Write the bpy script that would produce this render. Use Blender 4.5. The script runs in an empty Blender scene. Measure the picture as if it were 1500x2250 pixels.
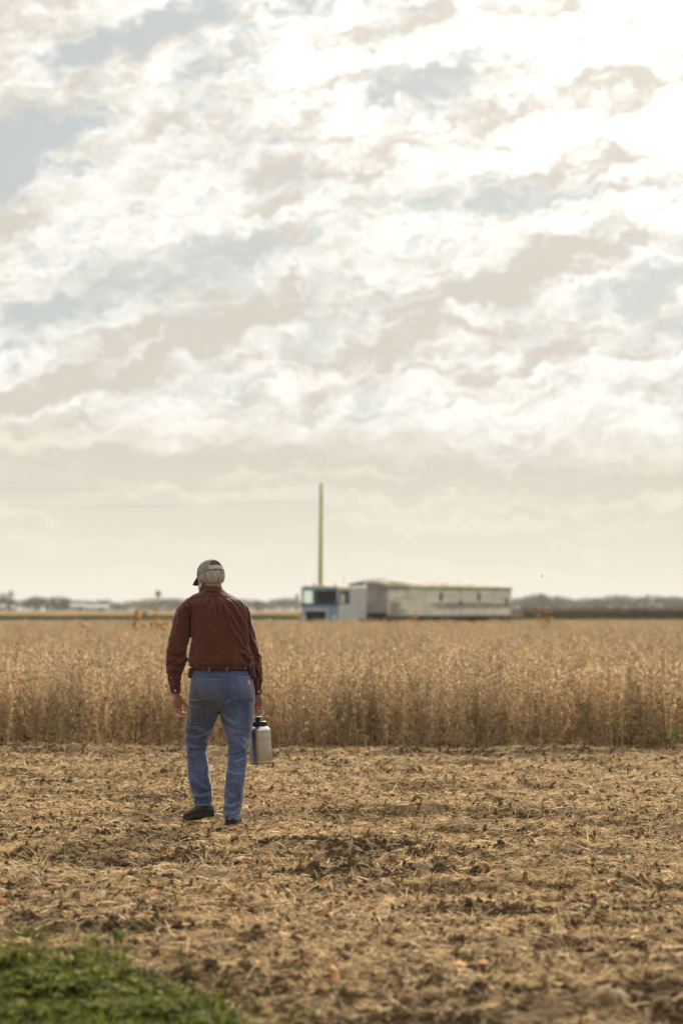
import bpy, bmesh, math, random
import numpy as np
from mathutils import Vector, Matrix, Euler
from mathutils.bvhtree import BVHTree

R = math.radians
scene = bpy.context.scene
col = scene.collection
rng = np.random.default_rng(11)
random.seed(11)

# ------------------------------------------------------------------ camera
CAM_H, FPX = 1.43, 5312.0          # eye height (m), focal length in pixels of the 1500 x 2250 photograph
cam_d = bpy.data.cameras.new('camera')
cam = bpy.data.objects.new('camera', cam_d)
col.objects.link(cam)
cam.location = (0, 0, CAM_H)
cam.rotation_euler = (R(90), 0, 0)
cam_d.sensor_fit = 'VERTICAL'
cam_d.sensor_height = 36
cam_d.sensor_width = 24
cam_d.lens = 85
cam_d.shift_y = 215 / 2250
cam_d.clip_end = 12000
cam_d.dof.use_dof = True
cam_d.dof.focus_distance = 16.2
cam_d.dof.aperture_fstop = 2.3
scene.camera = cam

# ------------------------------------------------------------------ exposure and render settings
scene.view_settings.view_transform = 'Standard'
scene.view_settings.look = 'None'
scene.view_settings.exposure = 0.20
scene.view_settings.gamma = 1.0
scene.view_settings.use_curve_mapping = False
scene.render.engine = 'CYCLES'
scene.cycles.use_denoising = True
scene.cycles.max_bounces = 8
scene.cycles.diffuse_bounces = 6
scene.cycles.glossy_bounces = 3
scene.cycles.transmission_bounces = 6
scene.cycles.transparent_max_bounces = 8
scene.cycles.volume_bounces = 0
scene.cycles.use_fast_gi = False

SUN_AZ, SUN_EL = 14.0, 30.0        # to the right of the view axis, above the horizon
SUN_STRENGTH, SUN_ANGLE = 5.0, 3.0
SKY_STRENGTH = 0.05


# ------------------------------------------------------------------ node helper
class NB:
    """A small builder for shader node trees."""
    def __init__(self, tree):
        self.t = tree

    def n(self, kind, **kw):
        nd = self.t.nodes.new(kind)
        for k, v in kw.items():
            setattr(nd, k, v)
        return nd

    def put(self, sock, v):
        if v is None:
            return
        if isinstance(v, bpy.types.NodeSocket):
            self.t.links.new(v, sock)
        else:
            sock.default_value = v

    def m(self, op, a, b=None, c=None, clamp=False):
        nd = self.n('ShaderNodeMath', operation=op, use_clamp=clamp)
        self.put(nd.inputs[0], a)
        self.put(nd.inputs[1], b)
        self.put(nd.inputs[2], c)
        return nd.outputs[0]

    def v(self, op, a, b=None, scale=None):
        nd = self.n('ShaderNodeVectorMath', operation=op)
        self.put(nd.inputs[0], a)
        self.put(nd.inputs[1], b)
        if scale is not None:
            self.put(nd.inputs['Scale'], scale)
        return nd.outputs['Value'] if op in ('LENGTH', 'DOT_PRODUCT', 'DISTANCE') else nd.outputs[0]

    def sstep(self, x, a, b, lo=0.0, hi=1.0):
        nd = self.n('ShaderNodeMapRange', interpolation_type='SMOOTHSTEP')
        self.put(nd.inputs['Value'], x)
        nd.inputs['From Min'].default_value = a
        nd.inputs['From Max'].default_value = b
        nd.inputs['To Min'].default_value = lo
        nd.inputs['To Max'].default_value = hi
        return nd.outputs['Result']

    def noise(self, vec, scale=5.0, detail=4.0, rough=0.5, dist=0.0, out='Fac'):
        nd = self.n('ShaderNodeTexNoise')
        self.put(nd.inputs['Vector'], vec)
        nd.inputs['Scale'].default_value = scale
        nd.inputs['Detail'].default_value = detail
        nd.inputs['Roughness'].default_value = rough
        nd.inputs['Distortion'].default_value = dist
        return nd.outputs[out]

    def mix(self, f, a, b):
        nd = self.n('ShaderNodeMix', data_type='RGBA')
        self.put(nd.inputs[0], f)
        self.put(nd.inputs[6], a if isinstance(a, bpy.types.NodeSocket) else rgba(a))
        self.put(nd.inputs[7], b if isinstance(b, bpy.types.NodeSocket) else rgba(b))
        return nd.outputs[2]

    def mapping(self, vec, loc=(0, 0, 0), rot=(0, 0, 0), scale=(1, 1, 1), kind='POINT'):
        nd = self.n('ShaderNodeMapping', vector_type=kind)
        self.put(nd.inputs['Vector'], vec)
        nd.inputs['Location'].default_value = loc
        nd.inputs['Rotation'].default_value = rot
        nd.inputs['Scale'].default_value = scale
        return nd.outputs[0]


def rgba(c):
    return (c[0], c[1], c[2], 1.0)


# ------------------------------------------------------------------ sky: Nishita blue behind a broken cloud deck
def pdir(px, py):
    v = Vector(((px - 750) / FPX, 1.0, (1340 - py) / FPX))
    return v.normalized()


world = bpy.data.worlds.new('World')
scene.world = world
world.use_nodes = True
wt = world.node_tree
wt.nodes.clear()
b = NB(wt)
gen = b.n('ShaderNodeTexCoord').outputs['Generated']
sky = b.n('ShaderNodeTexSky', sky_type='NISHITA')
sky.sun_disc = False
sky.sun_elevation = R(SUN_EL)
sky.sun_rotation = R(SUN_AZ)
sky.air_density = 1.0
sky.dust_density = 2.0
sky.ozone_density = 1.0

warp = b.noise(gen, 26.0, 3.0, 0.55, out='Color')
warp = b.v('SCALE', b.v('SUBTRACT', warp, (0.5, 0.5, 0.5)), scale=0.020)
fine = b.noise(b.mapping(gen, scale=(70, 70, 130)), 1.0, 5.0, 0.65, out='Color')
fine = b.v('SCALE', b.v('SUBTRACT', fine, (0.5, 0.5, 0.5)), scale=0.022)
wd = b.v('ADD', gen, b.v('ADD', warp, fine))


def blobs(lst):
    acc = None
    for (px, py, rx, ry, rise, amp) in lst:
        c = pdir(px, py)
        q = b.mapping(wd, loc=(c.x, 0.0, c.z), rot=(0, -R(rise), 0), scale=(rx / FPX, 1e5, ry / FPX), kind='TEXTURE')
        f = b.sstep(b.v('LENGTH', q), 0.0, 1.0, amp, 0.0)
        acc = f if acc is None else b.m('ADD', acc, f)
    return acc


gap = blobs([
    (300, 85, 440, 70, 16, 1.2), (60, 300, 300, 120, 26, 1.35), (20, 390, 120, 90, 30, 0.7), (970, 190, 290, 72, 4, 1.0),
    (1110, 440, 360, 66, 4, 1.0), (560, 540, 210, 70, 4, 0.8), (330, 610, 330, 85, 6, 0.9),
    (60, 700, 230, 75, 10, 0.95), (1420, 640, 240, 70, 6, 0.95), (1470, 715, 150, 55, 10, 0.8), (830, 868, 110, 36, 0, 0.5),
    (620, 70, 200, 70, 25, 0.45), (450, 150, 160, 60, 20, 0.45), (20, 985, 130, 40, 12, 0.5)])
grey = blobs([
    (400, 265, 250, 100, 10, 0.9), (650, 378, 430, 60, 0, 0.8), (1400, 352, 190, 34, 0, 0.75), (1330, 240, 200, 55, 4, 0.6),
    (430, 730, 430, 120, 14, 1.0), (800, 660, 420, 110, 8, 0.9), (1100, 620, 420, 90, 14, 0.9), (1330, 545, 320, 80, 8, 0.85),
    (20, 490, 140, 110, 0, 0.85), (920, 8, 200, 60, 0, 0.8), (200, 850, 400, 90, 8, 0.8), (900, 770, 480, 90, 4, 0.85),
    (1430, 30, 90, 50, 20, 0.6), (1040, 325, 260, 28, 2, 0.5), (780, 95, 130, 50, 20, 0.55), (570, 180, 150, 50, 10, 0.4),
    (1300, 730, 300, 60, 4, 0.6), (560, 450, 200, 50, 5, 0.6)])

tilt = b.mapping(wd, rot=(0, R(11), 0))
st = b.mapping(tilt, scale=(20, 20, 52))
n_big = b.noise(st, 1.0, 8.0, 0.62)
n_puff = b.noise(b.mapping(tilt, scale=(75, 75, 150)), 1.0, 6.0, 0.66)
n_shade = b.noise(b.mapping(tilt, loc=(3.1, 7.7, 1.3), scale=(38, 38, 110)), 1.0, 7.0, 0.68)
tilt2 = b.mapping(b.v('ADD', wd, warp), rot=(0, R(14), 0))
n_streak = b.noise(b.mapping(tilt2, scale=(11, 11, 82)), 1.0, 7.0, 0.66)
strk = b.m('SUBTRACT', n_streak, 0.5)
puff_amt = b.m('SUBTRACT', n_puff, 0.5)
cov = b.m('ADD', b.m('ADD', b.m('MULTIPLY', b.m('SUBTRACT', n_big, 0.5), 1.5), 0.66), b.m('MULTIPLY', puff_amt, 2.5))
cov = b.m('ADD', b.m('SUBTRACT', cov, b.m('MULTIPLY', gap, 0.95)), b.m('MULTIPLY', strk, 2.5))
cov = b.sstep(cov, -0.22, 0.74)
thick = b.m('ADD', b.m('ADD', b.m('MULTIPLY', b.m('SUBTRACT', n_shade, 0.5), 3.2), b.m('MULTIPLY', grey, 0.75)), b.m('MULTIPLY', puff_amt, 1.5))
thick = b.m('ADD', thick, b.m('MULTIPLY', strk, 3.6))
n_mid = b.noise(b.mapping(tilt2, loc=(5.3, 2.2, 8.1), scale=(28, 28, 170)), 1.0, 6.0, 0.68)
thick = b.m('ADD', thick, b.m('MULTIPLY', b.m('SUBTRACT', n_mid, 0.5), 2.2))
thick = b.sstep(thick, -0.42, 0.86)

# brightness towards the veiled sun (up and to the right, outside the frame)
sd = Vector((math.sin(R(SUN_AZ)) * math.cos(R(SUN_EL)), math.cos(R(SUN_AZ)) * math.cos(R(SUN_EL)), math.sin(R(SUN_EL))))
cosang = b.v('DOT_PRODUCT', gen, tuple(sd))
halo = b.sstep(cosang, math.cos(R(29)), 1.0)
halo2 = b.m('POWER', halo, 1.6)
# clouds away from the sun are lit from the front only and are darker
turn = b.sstep(cosang, -0.7, 0.86, 0.62, 0.93)
glow = b.m('MULTIPLY', turn, b.m('ADD', 1.01, b.m('MULTIPLY', halo2, 1.1)))

white_c = b.v('SCALE', (1.0, 0.970, 0.900), scale=glow)
grey_c = b.v('SCALE', (0.70, 0.655, 0.572), scale=b.m('MULTIPLY', turn, b.m('ADD', 0.95, b.m('MULTIPLY', halo2, 0.26))))
cloud_c = b.mix(thick, white_c, grey_c)
sepxyz = b.n('ShaderNodeSeparateXYZ')
wt.links.new(wd, sepxyz.inputs[0])
dz = sepxyz.outputs['Z']
gsep = b.n('ShaderNodeSeparateXYZ')
wt.links.new(gen, gsep.inputs[0])
# thin low veil under the deck's far edge
low = b.m('ADD', b.m('ADD', dz, b.m('MULTIPLY', gsep.outputs['X'], 0.05)), b.m('MULTIPLY', b.m('SUBTRACT', n_big, 0.5), 0.022))
low = b.m('ADD', low, b.m('MULTIPLY', strk, 0.035))
low = b.sstep(low, 0.060, 0.080, 1.0, 0.0)
streak = b.noise(b.mapping(wd, scale=(9, 9, 120)), 1.0, 4.0, 0.55)
veil = b.mix(b.sstep(gsep.outputs['Z'], 0.0, 0.07), (0.845, 0.785, 0.660), (0.680, 0.628, 0.535))
veil = b.mix(b.sstep(streak, 0.46, 0.66, 0.0, 0.8), veil, (0.86, 0.80, 0.67))

bg_sky = b.n('ShaderNodeBackground')
wt.links.new(sky.outputs[0], bg_sky.inputs['Color'])
bg_sky.inputs['Strength'].default_value = SKY_STRENGTH
bg_thin = b.n('ShaderNodeBackground')
wt.links.new(b.v('SCALE', (0.525, 0.572, 0.572), scale=turn), bg_thin.inputs['Color'])
gapmix = b.n('ShaderNodeMixShader')
gapmix.inputs[0].default_value = 0.80
wt.links.new(bg_sky.outputs[0], gapmix.inputs[1])
wt.links.new(bg_thin.outputs[0], gapmix.inputs[2])
bg_cloud = b.n('ShaderNodeBackground')
wt.links.new(cloud_c, bg_cloud.inputs['Color'])
mix1 = b.n('ShaderNodeMixShader')
wt.links.new(cov, mix1.inputs[0])
wt.links.new(gapmix.outputs[0], mix1.inputs[1])
wt.links.new(bg_cloud.outputs[0], mix1.inputs[2])
bg_veil = b.n('ShaderNodeBackground')
wt.links.new(b.v('SCALE', veil, scale=turn), bg_veil.inputs['Color'])
mix2 = b.n('ShaderNodeMixShader')
wt.links.new(low, mix2.inputs[0])
wt.links.new(mix1.outputs[0], mix2.inputs[1])
wt.links.new(bg_veil.outputs[0], mix2.inputs[2])
wo = b.n('ShaderNodeOutputWorld')
wt.links.new(mix2.outputs[0], wo.inputs['Surface'])

sun_d = bpy.data.lights.new('sun', 'SUN')
sun_d.energy = SUN_STRENGTH
sun_d.angle = R(SUN_ANGLE)
sun_d.color = (1.0, 0.85, 0.64)
sun = bpy.data.objects.new('sun', sun_d)
col.objects.link(sun)
sun.rotation_euler = (-sd).to_track_quat('-Z', 'Y').to_euler()
sun.location = (20, 60, 40)


# ------------------------------------------------------------------ mesh helpers
def link(o, parent=None):
    col.objects.link(o)
    if parent is not None:
        o.parent = parent
    return o


def tag(o, label=None, cat=None, group=None, kind=None):
    for k, v in (('label', label), ('category', cat), ('group', group), ('kind', kind)):
        if v:
            o[k] = v
    return o


def empty(name, loc=(0, 0, 0), rz=0.0):
    o = bpy.data.objects.new(name, None)
    o.empty_display_size = 0.2
    o.location = loc
    o.rotation_euler = (0, 0, rz)
    return link(o)


class MB:
    """Collects simple shapes and links them as ONE mesh object."""
    def __init__(self):
        self.v, self.f = [], []

    def add(self, verts, faces):
        k = len(self.v)
        self.v += [tuple(p) for p in verts]
        self.f += [tuple(i + k for i in f) for f in faces]
        return self

    def box(self, c, s, rot=None, taper=(1, 1)):
        hx, hy, hz = s[0] / 2, s[1] / 2, s[2] / 2
        vs = []
        for z in (-1, 1):
            tx, ty = taper if z > 0 else (1, 1)
            for x, y in ((-1, -1), (1, -1), (1, 1), (-1, 1)):
                p = Vector((x * hx * tx, y * hy * ty, z * hz))
                if rot is not None:
                    p = rot @ p
                vs.append(p + Vector(c))
        return self.add(vs, [(3, 2, 1, 0), (4, 5, 6, 7), (0, 1, 5, 4), (1, 2, 6, 5), (2, 3, 7, 6), (3, 0, 4, 7)])

    def tube(self, pts, rad, n=8, caps=True):
        pts = [Vector(p) for p in pts]
        if not hasattr(rad, '__len__'):
            rad = [rad] * len(pts)
        rings = []
        up = None
        for i, p in enumerate(pts):
            d = (pts[min(i + 1, len(pts) - 1)] - pts[max(i - 1, 0)])
            d = d.normalized() if d.length > 1e-9 else Vector((0, 0, 1))
            if up is None:
                up = d.orthogonal().normalized()
            else:
                up = (up - d * up.dot(d))
                up = up.normalized() if up.length > 1e-6 else d.orthogonal().normalized()
            side = d.cross(up)
            rings.append([p + (up * math.cos(2 * math.pi * j / n) + side * math.sin(2 * math.pi * j / n)) * rad[i] for j in range(n)])
        vs = [q for r in rings for q in r]
        fs = []
        for i in range(len(pts) - 1):
            for j in range(n):
                k = (j + 1) % n
                fs.append((i * n + j, i * n + k, (i + 1) * n + k, (i + 1) * n + j))
        if caps:
            fs.append(tuple(range(n - 1, -1, -1)))
            fs.append(tuple((len(pts) - 1) * n + j for j in range(n)))
        return self.add(vs, fs)

    def lathe(self, prof, n=24, mat=None):
        """prof: (radius, z) from bottom to top about local z; mat places it."""
        vs, fs = [], []
        for r, z in prof:
            for j in range(n):
                a = 2 * math.pi * j / n
                p = Vector((r * math.cos(a), r * math.sin(a), z))
                vs.append(mat @ p if mat is not None else p)
        for i in range(len(prof) - 1):
            for j in range(n):
                k = (j + 1) % n
                fs.append((i * n + j, i * n + k, (i + 1) * n + k, (i + 1) * n + j))
        fs.append(tuple(range(n - 1, -1, -1)))
        fs.append(tuple((len(prof) - 1) * n + j for j in range(n)))
        return self.add(vs, fs)

    def ellipsoid(self, c, r, nu=14, nv=9, rot=None):
        prof = []
        vs, fs = [], []
        for i in range(1, nv):
            t = math.pi * i / nv
            for j in range(nu):
                a = 2 * math.pi * j / nu
                p = Vector((r[0] * math.sin(t) * math.cos(a), r[1] * math.sin(t) * math.sin(a), -r[2] * math.cos(t)))
                vs.append((rot @ p if rot is not None else p) + Vector(c))
        for i in range(nv - 2):
            for j in range(nu):
                k = (j + 1) % nu
                fs.append((i * nu + j, i * nu + k, (i + 1) * nu + k, (i + 1) * nu + j))
        bp = Vector((0, 0, -r[2]))
        tp = Vector((0, 0, r[2]))
        vs.append((rot @ bp if rot is not None else bp) + Vector(c))
        vs.append((rot @ tp if rot is not None else tp) + Vector(c))
        ib, it = len(vs) - 2, len(vs) - 1
        for j in range(nu):
            k = (j + 1) % nu
            fs.append((ib, k, j))
            fs.append((it, (nv - 2) * nu + j, (nv - 2) * nu + k))
        return self.add(vs, fs)

    def rings(self, rings, caps=True):
        n = len(rings[0])
        vs = [q for r in rings for q in r]
        fs = []
        for i in range(len(rings) - 1):
            for j in range(n):
                k = (j + 1) % n
                fs.append((i * n + j, i * n + k, (i + 1) * n + k, (i + 1) * n + j))
        if caps:
            fs.append(tuple(range(n - 1, -1, -1)))
            fs.append(tuple((len(rings) - 1) * n + j for j in range(n)))
        return self.add(vs, fs)

    def mesh(self, name, mat=None, smooth=False):
        me = bpy.data.meshes.new(name)
        me.from_pydata(self.v, [], self.f)
        if mat is not None:
            me.materials.append(mat)
        if smooth:
            me.polygons.foreach_set('use_smooth', [True] * len(me.polygons))
        me.update()
        return me

    def build(self, name, mat, parent=None, smooth=False, bevel=0.0, loc=None):
        o = bpy.data.objects.new(name, self.mesh(name, mat, smooth))
        if loc is not None:
            o.location = loc
        if bevel > 0:
            md = o.modifiers.new('bevel', 'BEVEL')
            md.width = bevel
            md.segments = 2
            md.limit_method = 'ANGLE'
        return link(o, parent)


def np_mesh(name, verts, quads=None, tris=None, mat=None, smooth=False, attrs=None):
    me = bpy.data.meshes.new(name)
    nq = 0 if quads is None else len(quads)
    nt = 0 if tris is None else len(tris)
    me.vertices.add(len(verts))
    me.vertices.foreach_set('co', np.asarray(verts, np.float32).ravel())
    idx, start = [], []
    if nq:
        idx.append(np.asarray(quads, np.int32).ravel())
        start.append(np.arange(nq) * 4)
    if nt:
        idx.append(np.asarray(tris, np.int32).ravel())
        start.append(nq * 4 + np.arange(nt) * 3)
    idx = np.concatenate(idx)
    start = np.concatenate(start)
    me.loops.add(len(idx))
    me.loops.foreach_set('vertex_index', idx)
    me.polygons.add(nq + nt)
    me.polygons.foreach_set('loop_start', start.astype(np.int32))
    if smooth:
        me.polygons.foreach_set('use_smooth', np.ones(nq + nt, bool))
    if mat is not None:
        me.materials.append(mat)
    for k, a in (attrs or {}).items():
        at = me.attributes.new(k, 'FLOAT', 'POINT')
        at.data.foreach_set('value', np.asarray(a, np.float32))
    me.update(calc_edges=True)
    me.validate()
    return me


def scatter(name, pts, rot, scl, idx, sources, parent=None):
    """One object whose points each carry an instance of one of the source meshes."""
    me = bpy.data.meshes.new(name)
    me.vertices.add(len(pts))
    me.vertices.foreach_set('co', np.asarray(pts, np.float32).ravel())
    a = me.attributes.new('rot', 'FLOAT_VECTOR', 'POINT')
    a.data.foreach_set('vector', np.asarray(rot, np.float32).ravel())
    a = me.attributes.new('scl', 'FLOAT_VECTOR', 'POINT')
    a.data.foreach_set('vector', np.asarray(scl, np.float32).ravel())
    a = me.attributes.new('idx', 'INT', 'POINT')
    a.data.foreach_set('value', np.asarray(idx, np.int32))
    o = link(bpy.data.objects.new(name, me), parent)
    src = bpy.data.collections.new(name + '_pieces')
    for i, m in enumerate(sources):
        src.objects.link(bpy.data.objects.new('%s_piece_%02d' % (name, i), m))
    ng = bpy.data.node_groups.new(name + '_nodes', 'GeometryNodeTree')
    ng.interface.new_socket('Geometry', in_out='INPUT', socket_type='NodeSocketGeometry')
    ng.interface.new_socket('Geometry', in_out='OUTPUT', socket_type='NodeSocketGeometry')
    N, L = ng.nodes, ng.links
    gi, go = N.new('NodeGroupInput'), N.new('NodeGroupOutput')
    ci = N.new('GeometryNodeCollectionInfo')
    ci.inputs['Collection'].default_value = src
    ci.inputs['Separate Children'].default_value = True
    ci.inputs['Reset Children'].default_value = True
    iop = N.new('GeometryNodeInstanceOnPoints')
    iop.inputs['Pick Instance'].default_value = True

    def named(nm, ty):
        nd = N.new('GeometryNodeInputNamedAttribute')
        nd.data_type = ty
        nd.inputs['Name'].default_value = nm
        return nd.outputs['Attribute']
    e2r = N.new('FunctionNodeEulerToRotation')
    L.new(named('rot', 'FLOAT_VECTOR'), e2r.inputs[0])
    L.new(gi.outputs[0], iop.inputs['Points'])
    L.new(ci.outputs[0], iop.inputs['Instance'])
    L.new(named('idx', 'INT'), iop.inputs['Instance Index'])
    L.new(e2r.outputs[0], iop.inputs['Rotation'])
    L.new(named('scl', 'FLOAT_VECTOR'), iop.inputs['Scale'])
    L.new(iop.outputs[0], go.inputs[0])
    md = o.modifiers.new('scatter', 'NODES')
    md.node_group = ng
    return o


def at(px, py, y):
    """The world point that photograph pixel (px, py) shows at distance y."""
    return Vector(((px - 750) / FPX * y, y, CAM_H + (1340 - py) / FPX * y))


# value noise for the ground and for crease patterns
def _hash(ix, iy, seed):
    h = (ix.astype(np.int64) * 374761393 + iy.astype(np.int64) * 668265263 + seed * 974634777) & 0xFFFFFFFF
    h = ((h ^ (h >> 13)) * 1274126177) & 0xFFFFFFFF
    h = h ^ (h >> 16)
    return (h & 0xFFFF) / 65535.0


def vnoise(x, y, seed=0):
    x = np.asarray(x, float)
    y = np.asarray(y, float)
    ix, iy = np.floor(x), np.floor(y)
    fx, fy = x - ix, y - iy
    fx = fx * fx * (3 - 2 * fx)
    fy = fy * fy * (3 - 2 * fy)
    a, bb = _hash(ix, iy, seed), _hash(ix + 1, iy, seed)
    c, d = _hash(ix, iy + 1, seed), _hash(ix + 1, iy + 1, seed)
    return (a * (1 - fx) + bb * fx) * (1 - fy) + (c * (1 - fx) + d * fx) * fy


# ------------------------------------------------------------------ materials
def material(name, base, rough=0.8, var=0.25, scale=8.0, detail=5.0, metal=0.0, bump=0.0, bscale=60.0, coords='Object',
             rnd=0.0, dark=None, spec=0.5, transl=0.0, stretch=(1, 1, 1)):
    """Principled surface whose colour wanders between base*(1-var) and base*(1+var) (or towards dark)."""
    m = bpy.data.materials.new(name)
    m.use_nodes = True
    t = m.node_tree
    t.nodes.clear()
    k = NB(t)
    tc = k.n('ShaderNodeTexCoord').outputs[coords]
    vec = k.mapping(tc, scale=stretch)
    f = k.noise(vec, scale, detail, 0.6)
    f = k.sstep(f, 0.30, 0.70)
    lo = dark if dark is not None else tuple(c * (1 - var) for c in base)
    hi = tuple(min(1, c * (1 + var)) for c in base) if dark is None else base
    colr = k.mix(f, lo, hi)
    if rnd > 0:
        oi = k.n('ShaderNodeObjectInfo')
        hv = k.n('ShaderNodeHueSaturation')
        t.links.new(k.m('ADD', 1 - rnd, k.m('MULTIPLY', oi.outputs['Random'], 2 * rnd)), hv.inputs['Value'])
        t.links.new(colr, hv.inputs['Color'])
        colr = hv.outputs[0]
    p = k.n('ShaderNodeBsdfPrincipled')
    t.links.new(colr, p.inputs['Base Color'])
    p.inputs['Roughness'].default_value = rough
    p.inputs['Metallic'].default_value = metal
    p.inputs['Specular IOR Level'].default_value = spec
    if bump > 0:
        bn = k.noise(vec, bscale, 4, 0.6)
        bp = k.n('ShaderNodeBump')
        bp.inputs['Strength'].default_value = 1.0
        bp.inputs['Distance'].default_value = bump
        t.links.new(bn, bp.inputs['Height'])
        t.links.new(bp.outputs[0], p.inputs['Normal'])
    out = k.n('ShaderNodeOutputMaterial')
    if transl > 0:
        tr = k.n('ShaderNodeBsdfTranslucent')
        t.links.new(colr, tr.inputs['Color'])
        mx = k.n('ShaderNodeMixShader')
        mx.inputs[0].default_value = transl
        t.links.new(p.outputs[0], mx.inputs[1])
        t.links.new(tr.outputs[0], mx.inputs[2])
        t.links.new(mx.outputs[0], out.inputs['Surface'])
    else:
        t.links.new(p.outputs[0], out.inputs['Surface'])
    return m


def ramp_material(name, stops, attr='tone', rough=0.85, transl=0.15, rnd=0.15, spec=0.3):
    """Colour from a per-vertex tone (0..1) of pods, leaves and straws, varied a little per plant."""
    m = bpy.data.materials.new(name)
    m.use_nodes = True
    t = m.node_tree
    t.nodes.clear()
    k = NB(t)
    an = k.n('ShaderNodeAttribute', attribute_name=attr)
    cr = k.n('ShaderNodeValToRGB')
    el = cr.color_ramp.elements
    el[0].position, el[0].color = stops[0][0], rgba(stops[0][1])
    el[1].position, el[1].color = stops[-1][0], rgba(stops[-1][1])
    for pos, c in stops[1:-1]:
        e = el.new(pos)
        e.color = rgba(c)
    t.links.new(an.outputs['Fac'], cr.inputs[0])
    oi = k.n('ShaderNodeObjectInfo')
    hv = k.n('ShaderNodeHueSaturation')
    t.links.new(k.m('ADD', 1 - rnd, k.m('MULTIPLY', oi.outputs['Random'], 2 * rnd)), hv.inputs['Value'])
    t.links.new(cr.outputs[0], hv.inputs['Color'])
    p = k.n('ShaderNodeBsdfPrincipled')
    t.links.new(hv.outputs[0], p.inputs['Base Color'])
    p.inputs['Roughness'].default_value = rough
    p.inputs['Specular IOR Level'].default_value = spec
    tr = k.n('ShaderNodeBsdfTranslucent')
    t.links.new(hv.outputs[0], tr.inputs['Color'])
    mx = k.n('ShaderNodeMixShader')
    mx.inputs[0].default_value = transl
    t.links.new(p.outputs[0], mx.inputs[1])
    t.links.new(tr.outputs[0], mx.inputs[2])
    out = k.n('ShaderNodeOutputMaterial')
    t.links.new(mx.outputs[0], out.inputs['Surface'])
    return m


#==STRUCTURE==
# ------------------------------------------------------------------ ground: one sheet from behind the camera to the horizon
EDGE = 24.7                                     # near edge of the standing crop


def ground_h(x, y):
    x = np.asarray(x, float)
    y = np.asarray(y, float)
    near = np.clip((y - 4.0) / 2.5, 0, 1) * np.clip((30.0 - y) / 4.0, 0, 1) * np.clip((9.0 - np.abs(x)) / 2.0, 0, 1)
    w = vnoise(x * 0.5, y * 0.5, 5) * 0.8
    h = (vnoise(x * 0.45 + w, y * 1.7 + w, 1) - 0.5) * 0.10
    h += (vnoise(x * 1.7, y * 3.6, 2) - 0.5) * 0.075
    lump = np.clip(vnoise(x * 0.7 + 9, y * 1.3, 6) * 1.6 - 0.35, 0.25, 1.2) * np.interp(y, [9, 12, 13.5, 15.0, 16.3, 20, 22, 25], [1.15, 0.9, 1.15, 1.0, 0.4, 0.3, 0.5, 0.7])
    c = vnoise(x * 5.5, y * 7.0, 3)
    h += np.clip(c - 0.45, 0, 1) * 0.11 * lump
    h += (vnoise(x * 11, y * 12, 7) - 0.5) * 0.035 * lump
    h += (vnoise(x * 14, y * 17, 4) - 0.5) * 0.022
    # flatter under the walker's feet
    foot = np.exp(-(((x + 0.86) / 0.55) ** 2 + ((y - 16.15) / 0.55) ** 2))
    return h * near * (1 - 0.9 * foot) - 0.022 * foot


def graded(a, bb, fine_a, fine_b, step, n_out):
    mid = np.arange(fine_a, fine_b + step * 0.5, step)
    t = np.linspace(0, 1, n_out + 1)[1:]
    lo = fine_a - (fine_a - a) * t ** 3
    hi = fine_b + (bb - fine_b) * t ** 3
    return np.concatenate([lo[::-1], mid, hi])


soil = bpy.data.materials.new('soil_with_chaff')
soil.use_nodes = True
t_ = soil.node_tree
t_.nodes.clear()
k_ = NB(t_)
pos = k_.n('ShaderNodeNewGeometry').outputs['Position']
big = k_.noise(k_.mapping(pos, scale=(0.5, 1.2, 1)), 1.2, 4, 0.6)
grain = k_.noise(k_.mapping(pos, scale=(1, 1.6, 1)), 16.0, 8, 0.7)
chaff = k_.noise(k_.mapping(pos, rot=(0, 0, 0.5), scale=(60, 160, 60)), 1.0, 4, 0.65)
base = k_.mix(k_.sstep(grain, 0.35, 0.65), (0.038, 0.025, 0.014), (0.135, 0.088, 0.044))
base = k_.mix(k_.m('MULTIPLY', k_.sstep(chaff, 0.50, 0.62), k_.sstep(big, 0.30, 0.60, 0.45, 0.95)), base, (0.40, 0.27, 0.13))
sepp = k_.n('ShaderNodeSeparateXYZ')
t_.links.new(pos, sepp.inputs[0])
grassy = k_.mix(k_.noise(pos, 0.05, 5, 0.6), (0.085, 0.095, 0.035), (0.16, 0.14, 0.06))
base = k_.mix(k_.sstep(sepp.outputs['Y'], 116.0, 122.0), base, grassy)
pp = k_.n('ShaderNodeBsdfPrincipled')
t_.links.new(base, pp.inputs['Base Color'])
pp.inputs['Roughness'].default_value = 0.95
pp.inputs['Specular IOR Level'].default_value = 0.15
bmp = k_.n('ShaderNodeBump')
bmp.inputs['Distance'].default_value = 0.012
t_.links.new(k_.m('ADD', grain, k_.m('MULTIPLY', chaff, 0.5)), bmp.inputs['Height'])
t_.links.new(bmp.outputs[0], pp.inputs['Normal'])
om = k_.n('ShaderNodeOutputMaterial')
t_.links.new(pp.outputs[0], om.inputs['Surface'])

gx = graded(-5000, 5000, -4.2, 4.2, 0.03, 28)
gy = graded(-600, 9000, 7.0, 25.5, 0.035, 34)
GX, GY = np.meshgrid(gx, gy)
GZ = ground_h(GX, GY)
nx, ny = len(gx), len(gy)
ii = (np.arange(ny - 1)[:, None] * nx + np.arange(nx - 1)[None, :]).ravel()
gq = np.stack([ii, ii + 1, ii + nx + 1, ii + nx], 1)
g_me = np_mesh('ground', np.stack([GX.ravel(), GY.ravel(), GZ.ravel()], 1), quads=gq, mat=soil, smooth=True)
ground = link(bpy.data.objects.new('ground', g_me))
tag(ground, 'harvested soil strewn with chopped straw', kind='structure')

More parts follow.
